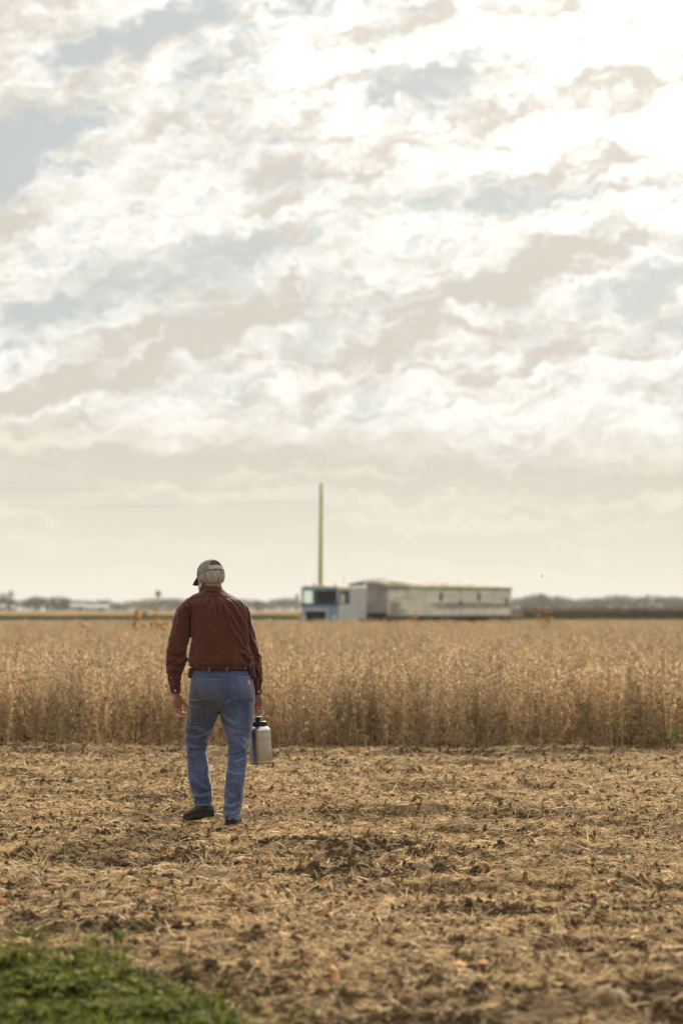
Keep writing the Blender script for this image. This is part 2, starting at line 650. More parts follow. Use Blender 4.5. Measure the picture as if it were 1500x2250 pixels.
#==STRAW==
straw_mat = ramp_material('dry_straw', [(0.0, (0.075, 0.044, 0.020)), (0.25, (0.25, 0.155, 0.066)), (0.6, (0.78, 0.565, 0.295)),
                                        (0.9, (0.92, 0.77, 0.52)), (1.0, (0.45, 0.20, 0.05))], transl=0.28, rnd=0.38, rough=0.75, spec=0.22)


def straw_piece(L, w, bend, tone, curl=0.0):
    """A split stalk: a bent channel of two faces along three segments."""
    n = 4
    vs, tn = [], []
    for i in range(n):
        s = i / (n - 1)
        x = (s - 0.5) * L
        z = bend * (1 - (2 * s - 1) ** 2) * L
        yy = curl * math.sin(s * 3.0) * L
        ww = w * (0.6 + 0.8 * math.sin(math.pi * (0.15 + 0.7 * s)))
        vs += [(x, yy - ww / 2, z), (x, yy, z + ww * 0.55), (x, yy + ww / 2, z)]
        tn += [tone - 0.05, tone + 0.05, tone - 0.05]
    fs = []
    for i in range(n - 1):
        for j in range(2):
            q = i * 3 + j
            fs.append((q, q + 1, q + 4, q + 3))
    return np.array(vs), np.array(fs), np.array(tn)


straw_src = []
for i in range(22):
    if i < 14:
        L, w = random.uniform(0.04, 0.12), random.uniform(0.0016, 0.0040)
        tone = random.choice([0.22, 0.35, 0.45, 0.55, 0.65, 0.75, 0.88])
    elif i < 19:                                 # empty pods and leaf scraps
        L, w, tone = random.uniform(0.02, 0.045), random.uniform(0.006, 0.012), random.choice([0.12, 0.25, 0.40, 0.60])
    elif i < 21:                                 # dark curled leaves
        L, w, tone = random.uniform(0.03, 0.055), random.uniform(0.012, 0.022), random.choice([.03, .14])
    else:
        L, w, tone = 0.04, 0.02, 1.0
    vs, fs, tn = straw_piece(L, w, random.uniform(-0.05, 0.22), tone, random.uniform(-0.12, 0.12))
    straw_src.append(np_mesh('straw', vs, quads=fs, mat=straw_mat, attrs={'tone': tn}))

P, RT, SC, IX = [], [], [], []
for (y0, y1, dens, s) in ((6.8, 10, 5200, 0.95), (10, 13, 5200, 0.95), (13, 18, 4600, 1.0), (18, 22, 3200, 1.1), (22, 27, 2200, 1.2)):
    wid = 0.285 * y1 + 4.4
    n = int(dens * wid * (y1 - y0))
    x = rng.uniform(-wid / 2, wid / 2, n)
    y = rng.uniform(y0, y1, n)
    # the mat is thick in some swaths and leaves soil bare in others
    patch = vnoise(x * 0.8, y * 2.2, 21) * 0.6 + vnoise(x * 4.5, y * 6.5, 22) * 0.55
    band = np.interp(y, [7, 9.5, 11.3, 12.6, 13.6, 14.6, 15.6, 17.0, 20.5, 22.5, 24.5], [.04, .04, .04, .14, .02, -.03, .04, .12, .16, .03, -.08])
    clod = vnoise(x * 5.5, y * 7.0, 3)
    keep = rng.uniform(0, 1, n) < np.clip((patch + band - 0.42) * 3.2, 0.06, 1) * np.clip(1.5 - 1.5 * np.clip(clod - 0.5, 0, 1) * 2, 0.15, 1)
    x, y = x[keep], y[keep]
    n = len(x)
    z = ground_h(x, y) + rng.uniform(0.000, 0.018, n)
    e = 0.02
    gxx = (ground_h(x + e, y) - ground_h(x - e, y)) / (2 * e)
    gyy = (ground_h(x, y + e) - ground_h(x, y - e)) / (2 * e)
    yaw = rng.normal(0.15, 0.95, n) + (rng.uniform(0, 1, n) < 0.3) * rng.uniform(-1.6, 1.6, n)
    pitch = -np.arctan(gxx * np.cos(yaw) + gyy * np.sin(yaw)) + rng.normal(0, 0.20, n)
    up = rng.uniform(0, 1, n) < 0.05
    pitch[up] += rng.choice([-1, 1], up.sum()) * rng.uniform(0.4, 1.1, up.sum())
    roll = rng.normal(0, 0.5, n) + np.arctan(gyy) * 0.6
    pr = rng.uniform(0, 1, n)
    crumb = (pr > 0.948)
    pitch[crumb] += rng.normal(0, 0.8, crumb.sum())
    P.append(np.stack([x, y, z], 1))
    RT.append(np.stack([roll, pitch, yaw], 1))
    ss = s * rng.uniform(0.65, 1.35, n)
    SC.append(np.stack([ss, ss, ss], 1))
    ss[crumb] *= 1.25
    SC[-1] = np.stack([ss, ss, ss], 1)
    IX.append(np.where(pr < 0.905, rng.integers(0, 14, n), np.where(pr < 0.948, rng.integers(14, 19, n), np.where(pr < 0.9991, rng.integers(19, 21, n), 21))))
# crumbs of dark soil between the straws
clod_mat = material('clod_soil', (0.105, 0.070, 0.040), 0.95, 0.35, 30.0, rnd=0.35, spec=0.1)


def clod_mesh():
    bm_ = bmesh.new()
    bmesh.ops.create_icosphere(bm_, subdivisions=1, radius=1.0)
    for v_ in bm_.verts:
        v_.co *= random.uniform(0.62, 1.2)
        v_.co.z *= 0.75
    m_ = bpy.data.meshes.new('clod')
    bm_.to_mesh(m_)
    bm_.free()
    m_.materials.append(clod_mat)
    return m_


n = 120000
yc_ = 7.0 + 18.0 * rng.uniform(0, 1, n) ** 1.25
xc_ = rng.uniform(-.5, .5, n) * (0.285 * yc_ + 4.4)
cl_ = vnoise(xc_ * 0.9 + 4, yc_ * 2.0, 91) * .55 + vnoise(xc_ * 4.2, yc_ * 4.8, 92) * .6
cb_ = np.interp(yc_, [7, 10.5, 11.6, 12.4, 13.6, 14.8, 16, 18, 21, 23, 25], [.17, .13, .00, -.14, .02, .05, -.08, -.20, -.18, .0, .08])
kp_ = rng.uniform(0, 1, n) < np.clip((cl_ + cb_ - .52) * 4.0, .015, 1)
xc_, yc_ = xc_[kp_], yc_[kp_]
n = len(xc_)
sz_ = np.clip(rng.lognormal(-4.35, .45, n), .006, .034) * np.interp(yc_, [8, 14, 22], [1.25, 1.0, .9])
clods = scatter('soil_clods', np.stack([xc_, yc_, ground_h(xc_, yc_) + sz_ * .12], 1), rng.uniform(0, 6.28, (n, 3)), np.repeat(sz_[:, None], 3, 1), rng.integers(0, 7, n), [clod_mesh() for _ in range(7)])
tag(clods, 'dark crumbs of soil lying between the straw', 'soil', kind='stuff')
straw = scatter('straw_litter', np.concatenate(P), np.concatenate(RT), np.concatenate(SC), np.concatenate(IX), straw_src)
tag(straw, 'chopped tan straw and husks strewn over the bare soil', 'straw', kind='stuff')

#==SOY==
soy_mat = ramp_material('dry_soybean', [(0.0, (0.13, 0.080, 0.040)), (0.3, (0.45, 0.355, 0.235)), (0.65, (0.82, 0.68, 0.49)),
                                        (0.86, (0.91, 0.83, 0.69)), (0.90, (0.50, 0.36, 0.06)), (0.96, (0.17, 0.24, 0.035)), (1.0, (0.07, 0.14, 0.022))],
                        transl=0.55, rnd=0.25)


def pod_geo(p, d, L, w, tone, out):
    """A soybean pod: a flattened, slightly hooked spindle of eight faces."""
    V, T, F = out
    d = d.normalized()
    s = d.cross(Vector((random.uniform(-1, 1), random.uniform(-1, 1), 0.3))).normalized()
    q = d.cross(s)
    m1 = p + d * L * 0.45 + q * L * 0.10
    k = len(V)
    V += [p, m1 + s * w, m1 + q * w * 0.55, m1 - s * w, m1 - q * w * 0.55, p + d * L]
    T += [tone - 0.08, tone, tone + 0.04, tone, tone - 0.04, tone - 0.05]
    for j in range(4):
        j2 = 1 + (j + 1) % 4
        F.append((k, k + 1 + j, k + j2))
        F.append((k + 5, k + j2, k + 1 + j))


def stem_geo(pts, r0, r1, tone, out):
    V, T, F = out
    k = len(V)
    n = len(pts)
    for i, p in enumerate(pts):
        r = r0 + (r1 - r0) * i / (n - 1)
        for j in range(3):
            a = 2.1 * j
            V.append(p + Vector((math.cos(a) * r, math.sin(a) * r, 0)))
            T.append(tone)
    for i in range(n - 1):
        for j in range(3):
            j2 = (j + 1) % 3
            a, bq, c, d = k + i * 3 + j, k + i * 3 + j2, k + (i + 1) * 3 + j2, k + (i + 1) * 3 + j
            F.append((a, bq, c))
            F.append((a, c, d))


def leaf_geo(p, d, L, w, tone, out):
    V, T, F = out
    d = d.normalized()
    s = d.cross(Vector((0, 0, 1)))
    s = s.normalized() if s.length > 1e-4 else Vector((1, 0, 0))
    nrm = s.cross(d)
    k = len(V)
    V += [p, p + d * L * 0.35 + s * w + nrm * w * 0.3, p + d * L * 0.75 + s * w * 0.7 + nrm * w * 0.1, p + d * L - nrm * w * 0.4,
          p + d * L * 0.75 - s * w * 0.7 + nrm * w * 0.1, p + d * L * 0.35 - s * w + nrm * w * 0.3, p + d * L * 0.5]
    T += [tone] * 7
    for a, c in ((0, 1), (1, 2), (2, 3), (3, 4), (4, 5), (5, 0)):
        F.append((k + a, k + c, k + 6))


def soy_plant(leafy=0, podden=1.0):
    out = ([], [], [])
    h = random.uniform(0.74, 0.98)
    lean = Vector((random.uniform(-0.10, 0.10), random.uniform(-0.10, 0.10), 0))

    def axis(base, top, n, dens):
        pts = []
        j = Vector((random.uniform(-0.02, 0.02), random.uniform(-0.02, 0.02), 0))
        for i in range(n):
            s = i / (n - 1)
            pts.append(base.lerp(top, s) + j * math.sin(s * 5) + Vector((0, 0, 0)))
        stem_geo(pts, 0.0042, 0.0020, random.uniform(0.40, 0.70), out)
        for i in range(1, n):
            for _ in range(2):
                p = pts[i - 1].lerp(pts[i], random.random())
                if p.z < 0.10:
                    continue
                for _ in range(int(random.choice([1, 2, 2, 3]) * dens + random.random() * 0.9)):
                    a = random.uniform(0, 6.283)
                    d = Vector((math.cos(a) * 0.65, math.sin(a) * 0.65, random.choice([-0.7, 0.2, 0.7, 0.9])))
                    pod_geo(p, d, random.uniform(0.046, 0.066), random.uniform(0.0065, 0.0090),
                            min(0.84, max(0.12, random.gauss(0.64, 0.18))), out)
                if random.random() < 0.30:       # bare leaf stalk
                    a = random.uniform(0, 6.283)
                    q = p + Vector((math.cos(a), math.sin(a), random.uniform(0.2, 1.2))) * random.uniform(0.07, 0.15)
                    stem_geo([p, p.lerp(q, 0.6) + Vector((0, 0, 0.01)), q], 0.0014, 0.001, random.uniform(0.3, 0.6), out)
        return pts
    main = axis(Vector((0, 0, 0)), Vector((0, 0, h)) + lean, 9, podden)
    for _ in range(random.choice([1, 2, 3])):
        s = random.uniform(0.12, 0.45)
        p = main[int(s * 8)]
        a = random.uniform(0, 6.283)
        sp = random.uniform(0.10, 0.24)
        axis(p, Vector((p.x + math.cos(a) * sp, p.y + math.sin(a) * sp, h * random.uniform(0.7, 1.0))), 6, podden * 0.9)
    for _ in range(leafy):
        p = random.choice(main[3:]) + Vector((random.uniform(-0.06, 0.06), random.uniform(-0.06, 0.06), 0.03))
        a = random.uniform(0, 6.283)
        leaf_geo(p, Vector((math.cos(a), math.sin(a), random.uniform(-0.6, 0.3))), random.uniform(0.06, 0.10), random.uniform(0.024, 0.036),
                 random.choice([0.90, 0.92, 0.95, 0.97, 0.99]), out)
    V, T, F = out
    return np_mesh('soybean_plant', np.array([tuple(p) for p in V]), tris=np.array(F), mat=soy_mat, attrs={'tone': np.array(T)})


soy_src = [soy_plant() for _ in range(14)] + [soy_plant(leafy=3) for _ in range(3)]
P, RT, SC, IX = [], [], [], []
for (y0, y1, dens, s) in ((EDGE, 27, 50, 1.0), (27, 32, 38, 1.0), (32, 45, 28, 1.02), (45, 70, 18, 1.08), (70, 130, 9, 1.2)):
    w0, w1 = 0.283 * y0 + 4.0 + y0 * 0.03, 0.283 * y1 + 4.0 + y1 * 0.03
    n = int(dens * (w0 + w1) / 2 * (y1 - y0))
    y = rng.uniform(y0, y1, n)
    x = rng.uniform(-0.5, 0.5, n) * (w0 + (w1 - w0) * (y - y0) / (y1 - y0))
    if y0 == EDGE:
        y += (vnoise(x * 1.3, x * 0 + 0.5, 31) - 0.5) * 0.75 * np.clip((26 - y) / 1.5, 0, 1)
    P.append(np.stack([x, y, ground_h(x, y) - 0.01], 1))
    tiltm = np.where(rng.uniform(0, 1, n) < 0.06, 3.0, 1.0)
    RT.append(np.stack([rng.normal(0, 0.09, n) * tiltm, rng.normal(0, 0.09, n) * tiltm, rng.uniform(0, 6.283, n)], 1))
    hgt = 0.97 + 0.24 * (vnoise(x * 0.6, y * 0.6, 32) - 0.5)
    ss = s * rng.uniform(0.9, 1.1, n)
    SC.append(np.stack([ss, ss, hgt * rng.uniform(0.92, 1.10, n) * (0.97 if s < 1.1 else 0.97)], 1))
    IX.append(np.where(rng.uniform(0, 1, n) < 0.08, rng.integers(14, 17, n), rng.integers(0, 14, n)))
soy = scatter('soybean_crop', np.concatenate(P), np.concatenate(RT), np.concatenate(SC), np.concatenate(IX), soy_src)
tag(soy, 'ripe tan soybeans standing in a wide field behind the walking man', 'crop', kind='stuff')

#==FAR==
# far crop block with a dark front face, and a field of dry corn on the right
far_mat = material('far_crop', (0.30, 0.215, 0.125), 1.0, 0.30, 0.25, 6, spec=0.0)
fx = np.linspace(-260, 260, 131)
fy = np.concatenate([[345, 345.4], np.linspace(347, 1150, 60)])
FX, FY = np.meshgrid(fx, fy)
FZ = 0.72 + (vnoise(FX * 0.4, FY * 0.25, 41) - 0.5) * 0.22
FZ[0, :] = -0.05
FX = FX * (1 + (FY - 345) / 700)
FY = FY + (vnoise(FX * 0.3, FY * 0 + 1, 42) - 0.5) * 1.2
nx, ny = len(fx), len(fy)
ii = (np.arange(ny - 1)[:, None] * nx + np.arange(nx - 1)[None, :]).ravel()
q = np.stack([ii, ii + 1, ii + nx + 1, ii + nx], 1)
o = link(bpy.data.objects.new('far_crop_field', np_mesh('far_crop_field', np.stack([FX.ravel(), FY.ravel(), FZ.ravel()], 1), quads=q, mat=far_mat)))
tag(o, 'low brown crop field far beyond the soybeans below the tree line', 'crop', kind='stuff')

corn_mat = ramp_material('dry_corn', [(0.0, (0.075, 0.055, 0.030)), (0.5, (0.17, 0.115, 0.060)), (1.0, (0.26, 0.18, 0.095))], transl=0.10, rnd=0.25)


def corn_plant():
    out = ([], [], [])
    h = random.uniform(1.9, 2.3)
    stem_geo([Vector((0, 0, 0)), Vector((0.02, 0, h * 0.5)), Vector((0.03, 0.03, h))], 0.016, 0.008, 0.6, out)
    for i in range(10):
        z = h * (0.12 + 0.085 * i)
        a = i * 2.6 + random.uniform(-0.5, 0.5)
        d = Vector((math.cos(a), math.sin(a), random.uniform(-0.9, 0.5)))
        leaf_geo(Vector((0.02, 0, z)), d, random.uniform(0.45, 0.75), 0.055, random.uniform(0.1, 0.9), out)
    leaf_geo(Vector((0.02, 0, h * 0.45)), Vector((0.4, 0.2, -0.7)), 0.24, 0.04, 0.9, out)
    V, T, F = out
    return np_mesh('corn_plant', np.array([tuple(p) for p in V]), tris=np.array(F), mat=corn_mat, attrs={'tone': np.array(T)})


corn_src = [corn_plant() for _ in range(6)]
n = 9000
u = rng.uniform(0, 1, n)
v = rng.uniform(0, 1, n) ** 1.4
x = 26 + u * 62
y = 343 - u * 10 + v * 34
corn = scatter('corn_field', np.stack([x, y, np.zeros(n)], 1), np.stack([rng.normal(0, .08, n), rng.normal(0, .08, n), rng.uniform(0, 6.28, n)], 1),
               np.repeat(rng.uniform(0.80, 1.0, n)[:, None], 3, 1) * np.array([1.3, 1.3, 1.0]) * (0.86 + 0.20 * u[:, None]), rng.integers(0, 6, n), corn_src)
tag(corn, 'dense brown corn standing far off behind the trailer on the right', 'crop', kind='stuff')

# rough green grass along the far side of the soybean field
grass_mat = ramp_material('verge_grass', [(0.0, (0.05, 0.065, 0.020)), (1.0, (0.15, 0.15, 0.055))], transl=0.15, rnd=0.3)


def tuft():
    out = ([], [], [])
    for _ in range(14):
        a = random.uniform(0, 6.283)
        leaf_geo(Vector((random.uniform(-.1, .1), random.uniform(-.1, .1), 0)), Vector((math.cos(a) * 0.4, math.sin(a) * 0.4, 1)),
                 random.uniform(0.25, 0.55), 0.012, random.random(), out)
    V, T, F = out
    return np_mesh('grass_tuft', np.array([tuple(p) for p in V]), tris=np.array(F), mat=grass_mat, attrs={'tone': np.array(T)})


tuft_src = [tuft() for _ in range(4)]
n = 9000
y = rng.uniform(332, 346, n)
x = rng.uniform(-0.5, 0.5, n) * (0.283 * y + 30)
o = scatter('verge_grass', np.stack([x, y, np.zeros(n)], 1), np.stack([np.zeros(n), np.zeros(n), rng.uniform(0, 6.28, n)], 1),
            np.repeat(rng.uniform(0.8, 1.5, n)[:, None], 3, 1), rng.integers(0, 4, n), tuft_src)
tag(o, 'strip of green grass far off along the edge of the brown crop', 'grass', kind='stuff')

# trees of the far tree line, each a thing of its own
leaf_mat = ramp_material('tree_leaves', [(0.0, (0.022, 0.032, 0.012)), (0.5, (0.038, 0.052, 0.019)), (1.0, (0.066, 0.080, 0.030))], transl=0.2, rnd=0.25)
bark = material('bark', (0.11, 0.085, 0.06), 0.9, 0.3, 6.0)


def tree_meshes(kind):
    h = {'round': 9.5, 'tall': 12.5, 'bush': 6.0}[kind]
    cr = {'round': 4.2, 'tall': 3.4, 'bush': 3.6}[kind]
    tb = MB()
    trunk_top = h * 0.55
    tb.tube([(0, 0, -0.2), (0.05, 0.03, trunk_top * 0.5), (0.1, -0.05, trunk_top), (0.12, 0, h * 0.8)], [0.32, 0.24, 0.17, 0.05], 7)
    for j in range(5):
        a = j * 1.3 + random.random()
        z = trunk_top * random.uniform(0.55, 1.0)
        tb.tube([(0.06, 0, z), (math.cos(a) * cr * 0.4, math.sin(a) * cr * 0.4, z + h * 0.15), (math.cos(a) * cr * 0.7, math.sin(a) * cr * 0.7, z + h * 0.25)], [0.12, 0.08, 0.03], 5)
    out = ([], [], [])
    clumps = []
    for _ in range(16):
        a = random.uniform(0, 6.283)
        rr = cr * math.sqrt(random.random()) * 0.85
        zz = h * random.uniform(0.28, 0.90)
        lim = 1.0 - 0.55 * max(0, (zz / h - 0.55) / 0.4)
        clumps.append((Vector((math.cos(a) * rr * lim, math.sin(a) * rr * lim, zz)), random.uniform(0.8, 1.6) * cr / 4, random.random()))
    clumps.append((Vector((0.1, 0, h * 0.92)), 0.7, 0.8))
    for c, r, tn in clumps:
        for _ in range(26):
            d = Vector((random.gauss(0, 1), random.gauss(0, 1), random.gauss(0, 0.8))).normalized()
            p = c + d * r * random.uniform(0.55, 1.15)
            leaf_geo(p, d + Vector((0, 0, random.uniform(-0.8, 0.3))), random.uniform(0.5, 0.9), random.uniform(0.2, 0.34), min(1, max(0, tn * 0.6 + random.uniform(0, 0.4))), out)
    V, T, F = out
    cm = np_mesh('crown', np.array([tuple(p) for p in V]), tris=np.array(F), mat=leaf_mat, attrs={'tone': np.array(T)})
    return tb.mesh('trunk', bark, True), cm


tree_kinds = {k: [tree_meshes(k) for _ in range(3)] for k in ('round', 'tall', 'bush')}


def plant_tree(px, dist, top_py, kind, label, group, squash=1.0, name='tree'):
    x = (px - 750) / FPX * dist
    root = empty(name, (x, dist, 0), random.uniform(0, 6.28))
    hh = {'round': 9.5, 'tall': 12.5, 'bush': 6.0}[kind]
    want = CAM_H + (1340 - top_py) / FPX * dist
    s = want / hh
    root.scale = (s * squash, s * squash, s)
    tm, cm = random.choice(tree_kinds[kind])
    link(bpy.data.objects.new('trunk', tm), root)
    link(bpy.data.objects.new('crown', cm), root)
    tag(root, label, 'tree', group)
    return root


# skyline: top of the tree line at photograph column px
sky_pts = [(-160, 1316), (40, 1317), (60, 1316), (80, 1311), (95, 1309), (110, 1312), (125, 1310), (145, 1314), (160, 1317), (175, 1319), (190, 1316),
           (205, 1320), (220, 1317), (235, 1316), (250, 1322), (275, 1321), (300, 1318), (330, 1315), (360, 1316), (390, 1313), (420, 1318), (480, 1318),
           (540, 1318), (552, 1317), (570, 1321), (590, 1320), (615, 1315), (640, 1312), (652, 1318), (662, 1329), (1000, 1329), (1110, 1318), (1140, 1311),
           (1175, 1306), (1200, 1310), (1235, 1310), (1270, 1316), (1300, 1312), (1330, 1315), (1345, 1308), (1375, 1309), (1385, 1315), (1420, 1307),
           (1440, 1304), (1455, 1311), (1500, 1312), (1660, 1312)]
sx, sy = zip(*sky_pts)
px = -420.0
while px < 1920:
    top = np.interp(px, sx, sy)
    near_left = px < 165
    dist = (1250 if near_left else 1650) + random.uniform(-60, 60)
    if near_left:
        lab, grp = 'dark broad tree in the nearer clump of the far tree line at left', 'trees of the nearer left clump'
    elif px > 1115:
        lab, grp = 'hazy grey green tree in the far tree line right of the trailer', 'trees right of the trailer'
    else:
        lab, grp = 'hazy grey green tree in the far tree line between sheds and truck', 'trees between the sheds and the truck'
    plant_tree(px, dist, top + random.uniform(-1.0, 3.0), random.choice(['round', 'round', 'bush']), lab, grp, random.uniform(1.25, 1.7))
    px += random.uniform(9, 15) if near_left else random.uniform(8, 13)
plant_tree(24, 1200, 1297, 'tall', 'tallest dark tree standing at the left edge of the tree line', None, 1.0)
plant_tree(6, 1190, 1303, 'round', 'broad dark tree beside the tallest tree at the left edge', None, 1.2)


# pale farm buildings at the foot of the trees
shed_wall = material('shed_wall', (0.46, 0.44, 0.43), 0.6, 0.08, 2.0)
shed_roof = material('shed_roof', (0.50, 0.50, 0.52), 0.5, 0.08, 2.0)
shed_dark = material('shed_door', (0.10, 0.10, 0.11), 0.7, 0.2, 2.0)


def shed(px0, px1, top_py, dist, label, name):
    x0, x1 = (px0 - 750) / FPX * dist, (px1 - 750) / FPX * dist
    w = x1 - x0
    top = CAM_H + (1340 - top_py) / FPX * dist
    root = empty(name, ((x0 + x1) / 2, dist, 0))
    eave = top * 0.72
    MB().box((0, 0, eave / 2), (w, w * 0.45 + 3, eave)).build('wall', shed_wall, root)
    dp = (w * 0.45 + 3) / 2 + 0.3
    r = MB()
    hw = w / 2 + 0.3
    r.add([(-hw, -dp, eave), (hw, -dp, eave), (hw, dp, eave), (-hw, dp, eave), (-hw, 0, top), (hw, 0, top),
           (-hw, -dp, eave + .12), (hw, -dp, eave + .12), (hw, dp, eave + .12), (-hw, dp, eave + .12), (-hw, 0, top + .12), (hw, 0, top + .12)],
          [(6, 7, 11, 10), (8, 9, 10, 11), (1, 0, 4, 5), (3, 2, 5, 4), (0, 1, 7, 6), (2, 3, 9, 8), (0, 6, 10, 4), (4, 10, 9, 3), (1, 5, 11, 7), (5, 2, 8, 11)])
    r.build('roof', shed_roof, root)
    MB().box((w * 0.2, -(w * 0.45 + 3) / 2 - 0.05, eave * 0.4), (w * 0.22, 0.1, eave * 0.8)).build('door', shed_dark, root)
    tag(root, label, 'shed')


shed(157, 187, 1327, 1180, 'short white shed before the far trees beside a longer shed', 'farm_shed')
shed(191, 238, 1330, 1180, 'long low pale shed before the far trees right of the short white shed', 'farm_shed')
shed(0, 14, 1328, 1150, 'pale house half hidden at the foot of the tallest far tree', 'farmhouse')
shed(26, 34, 1330, 1150, 'tiny pale hut beside the tallest far tree at left', 'farm_hut')

# water tower
steel = material('tower_steel', (0.16, 0.18, 0.15), 0.5, 0.15, 2.0, metal=0.3)
WT = 900.0
wp = at(348, 1340, WT)
root = empty('water_tower', (wp.x, WT, 0))
tag(root, 'small water tower rising above the far trees beside the man', 'water tower')
z1 = CAM_H + (1340 - 1307) / FPX * WT
z2 = CAM_H + (1340 - 1298) / FPX * WT
MB().lathe([(0.35, z1 - 0.5), (1.0, z1), (1.08, z1 + 0.3), (1.08, z2 - 0.3)], 16).build('tank', steel, root, True)
MB().lathe([(1.16, z2 - 0.3), (0.6, z2 + 0.05), (0.1, z2 + 0.35)], 16).build('roof', steel, root, True)
for a in (0.7, 2.3, 3.9, 5.4):
    MB().tube([(math.cos(a) * 1.5, math.sin(a) * 1.5, 0), (math.cos(a) * 0.95, math.sin(a) * 0.95, z1)], 0.12, 6).build('leg', steel, root)
MB().tube([(0, 0, 0), (0, 0, z1 - 0.4)], 0.16, 8).build('riser_pipe', steel, root)

#==POLE==
# utility pole and its wires
wood = material('fringe_green_wood', (0.44, 0.53, 0.12), 0.85, 0.25, 3.0, stretch=(6, 6, 0.4), bump=0.01, bscale=20)  # green of the lens fringing put into the wood's base colour
wire_m = material('wire', (0.10, 0.10, 0.09), 0.5, 0.1, 2.0, metal=0.5)
PY = 172.0
pb, pt = at(702.5, 1387, PY), at(705.5, 1068, PY)
pole = empty('utility_pole', (pb.x, PY, 0))
tag(pole, 'bare greenish wooden utility pole standing behind the truck cab', 'utility pole')
MB().tube([(0, 0, -0.5), ((pt.x - pb.x) * 0.5, 0, pt.z * 0.5), (pt.x - pb.x, 0, pt.z)], [0.18, 0.15, 0.12], 12).build('shaft', wood, pole, True)
MB().lathe([(0.06, 0), (0.09, 0.06), (0.05, 0.12), (0.07, 0.18), (0.03, 0.24)], 10, Matrix.Translation((pt.x - pb.x, 0, pt.z))).build('insulator', steel, pole, True)
MB().box((pt.x - pb.x - 0.02, -0.17, pt.z - 0.9), (0.10, 0.12, 0.28)).build('bracket', steel, pole, bevel=0.01)
for (pyl, hz, sag, dist2, lab) in ((1046, pt.z + 0.20, 1.4, 150.0, 'upper thin power line running left from the pole top'),
                                   (1100, pt.z - 0.95, 0.9, 150.0, 'lower thin power line running left from the pole')):
    e = at(-420, pyl, dist2)
    s = Vector((pt.x, PY, hz))
    pts = []
    for i in range(25):
        f = i / 24
        p = s.lerp(e, f)
        p.z -= sag * 4 * f * (1 - f) * 0.5
        pts.append(p)
    o = MB().tube(pts, 0.006, 5).build('power_line', wire_m)
    tag(o, lab, 'power line')

#==TRUCK==
# blue and grey cab-over tractor with a hopper trailer, standing past the far end of the soybeans
cab_blue = material('cab_blue_paint', (0.26, 0.365, 0.47), 0.45, 0.12, 1.5, dark=(0.22, 0.315, 0.41))
cab_deep = material('cab_deep_blue', (0.035, 0.075, 0.24), 0.4, 0.12, 2.0)
cab_grey = material('cab_pale_grey', (0.56, 0.56, 0.585), 0.45, 0.10, 1.2)  # paler grey for sleeper, roof, back and left door
chrome = material('chrome', (0.72, 0.72, 0.74), 0.22, 0.05, 2.0, metal=1.0)
black_p = material('black_plastic', (0.012, 0.012, 0.014), 0.45, 0.3, 4.0)
rubber = material('rubber', (0.018, 0.018, 0.018), 0.85, 0.3, 4.0)
frame_m = material('frame_steel', (0.045, 0.042, 0.04), 0.7, 0.3, 3.0)
amber = material('amber_lens', (0.75, 0.28, 0.02), 0.25, 0.05, 2.0)
lamp_m = material('lamp_glass', (0.80, 0.80, 0.78), 0.15, 0.05, 2.0)
interior = material('cab_interior', (0.022, 0.030, 0.05), 0.8, 0.2, 3.0)

glass = bpy.data.materials.new('window_glass')
glass.use_nodes = True
t_ = glass.node_tree
t_.nodes.clear()
k_ = NB(t_)
tb_ = k_.n('ShaderNodeBsdfTransparent')
tb_.inputs[0].default_value = (0.92, 0.97, 0.95, 1)
gb_ = k_.n('ShaderNodeBsdfGlossy')
gb_.inputs['Roughness'].default_value = 0.03
fr_ = k_.n('ShaderNodeFresnel')
fr_.inputs['IOR'].default_value = 1.45
mx_ = k_.n('ShaderNodeMixShader')
gg_ = k_.n('ShaderNodeNewGeometry')
t_.links.new(k_.m('MULTIPLY', fr_.outputs[0], k_.m('SUBTRACT', 1.0, gg_.outputs['Backfacing'])), mx_.inputs[0])
t_.links.new(tb_.outputs[0], mx_.inputs[1])
t_.links.new(gb_.outputs[0], mx_.inputs[2])
om_ = k_.n('ShaderNodeOutputMaterial')
t_.links.new(mx_.outputs[0], om_.inputs['Surface'])

# weathered white trailer sheet: dusty band and rust runs have shapes of their own
tr_white = bpy.data.materials.new('trailer_white_sheet')
tr_white.use_nodes = True
t_ = tr_white.node_tree
t_.nodes.clear()
k_ = NB(t_)
oc = k_.n('ShaderNodeTexCoord').outputs['Object']
so = k_.n('ShaderNodeSeparateXYZ')
t_.links.new(oc, so.inputs[0])
runs = k_.noise(k_.mapping(oc, scale=(0.5, 0.22, 5.0)), 1.2, 5, 0.6)
bl = k_.noise(oc, 0.9, 5, 0.6)
c_ = k_.mix(k_.sstep(runs, 0.35, 0.65), (0.74, 0.68, 0.59), (0.90, 0.84, 0.74))
zb = k_.m('ADD', so.outputs['Z'], k_.m('MULTIPLY', k_.m('SUBTRACT', bl, 0.5), 0.30))
band = k_.m('MULTIPLY', k_.sstep(zb, 1.45, 1.58), k_.sstep(zb, 1.92, 1.78))
band = k_.m('MULTIPLY', band, k_.sstep(so.outputs['Y'], -9.0, -11.0))
c_ = k_.mix(k_.m('MULTIPLY', band, 0.85), c_, (0.26, 0.245, 0.23))
c_ = k_.mix(k_.m('MULTIPLY', k_.sstep(bl, 0.58, 0.72), 0.45), c_, (0.44, 0.35, 0.24))
dirt = k_.noise(k_.mapping(oc, loc=(3, 1, 2), scale=(1, 0.5, 1.1)), 1.3, 5, 0.65)
front = k_.sstep(so.outputs['Y'], -8.6, -5.6)
c_ = k_.mix(k_.m('MULTIPLY', k_.sstep(dirt, 0.44, 0.60), k_.m('ADD', 0.12, k_.m('MULTIPLY', front, 0.7))), c_, (0.20, 0.185, 0.17))
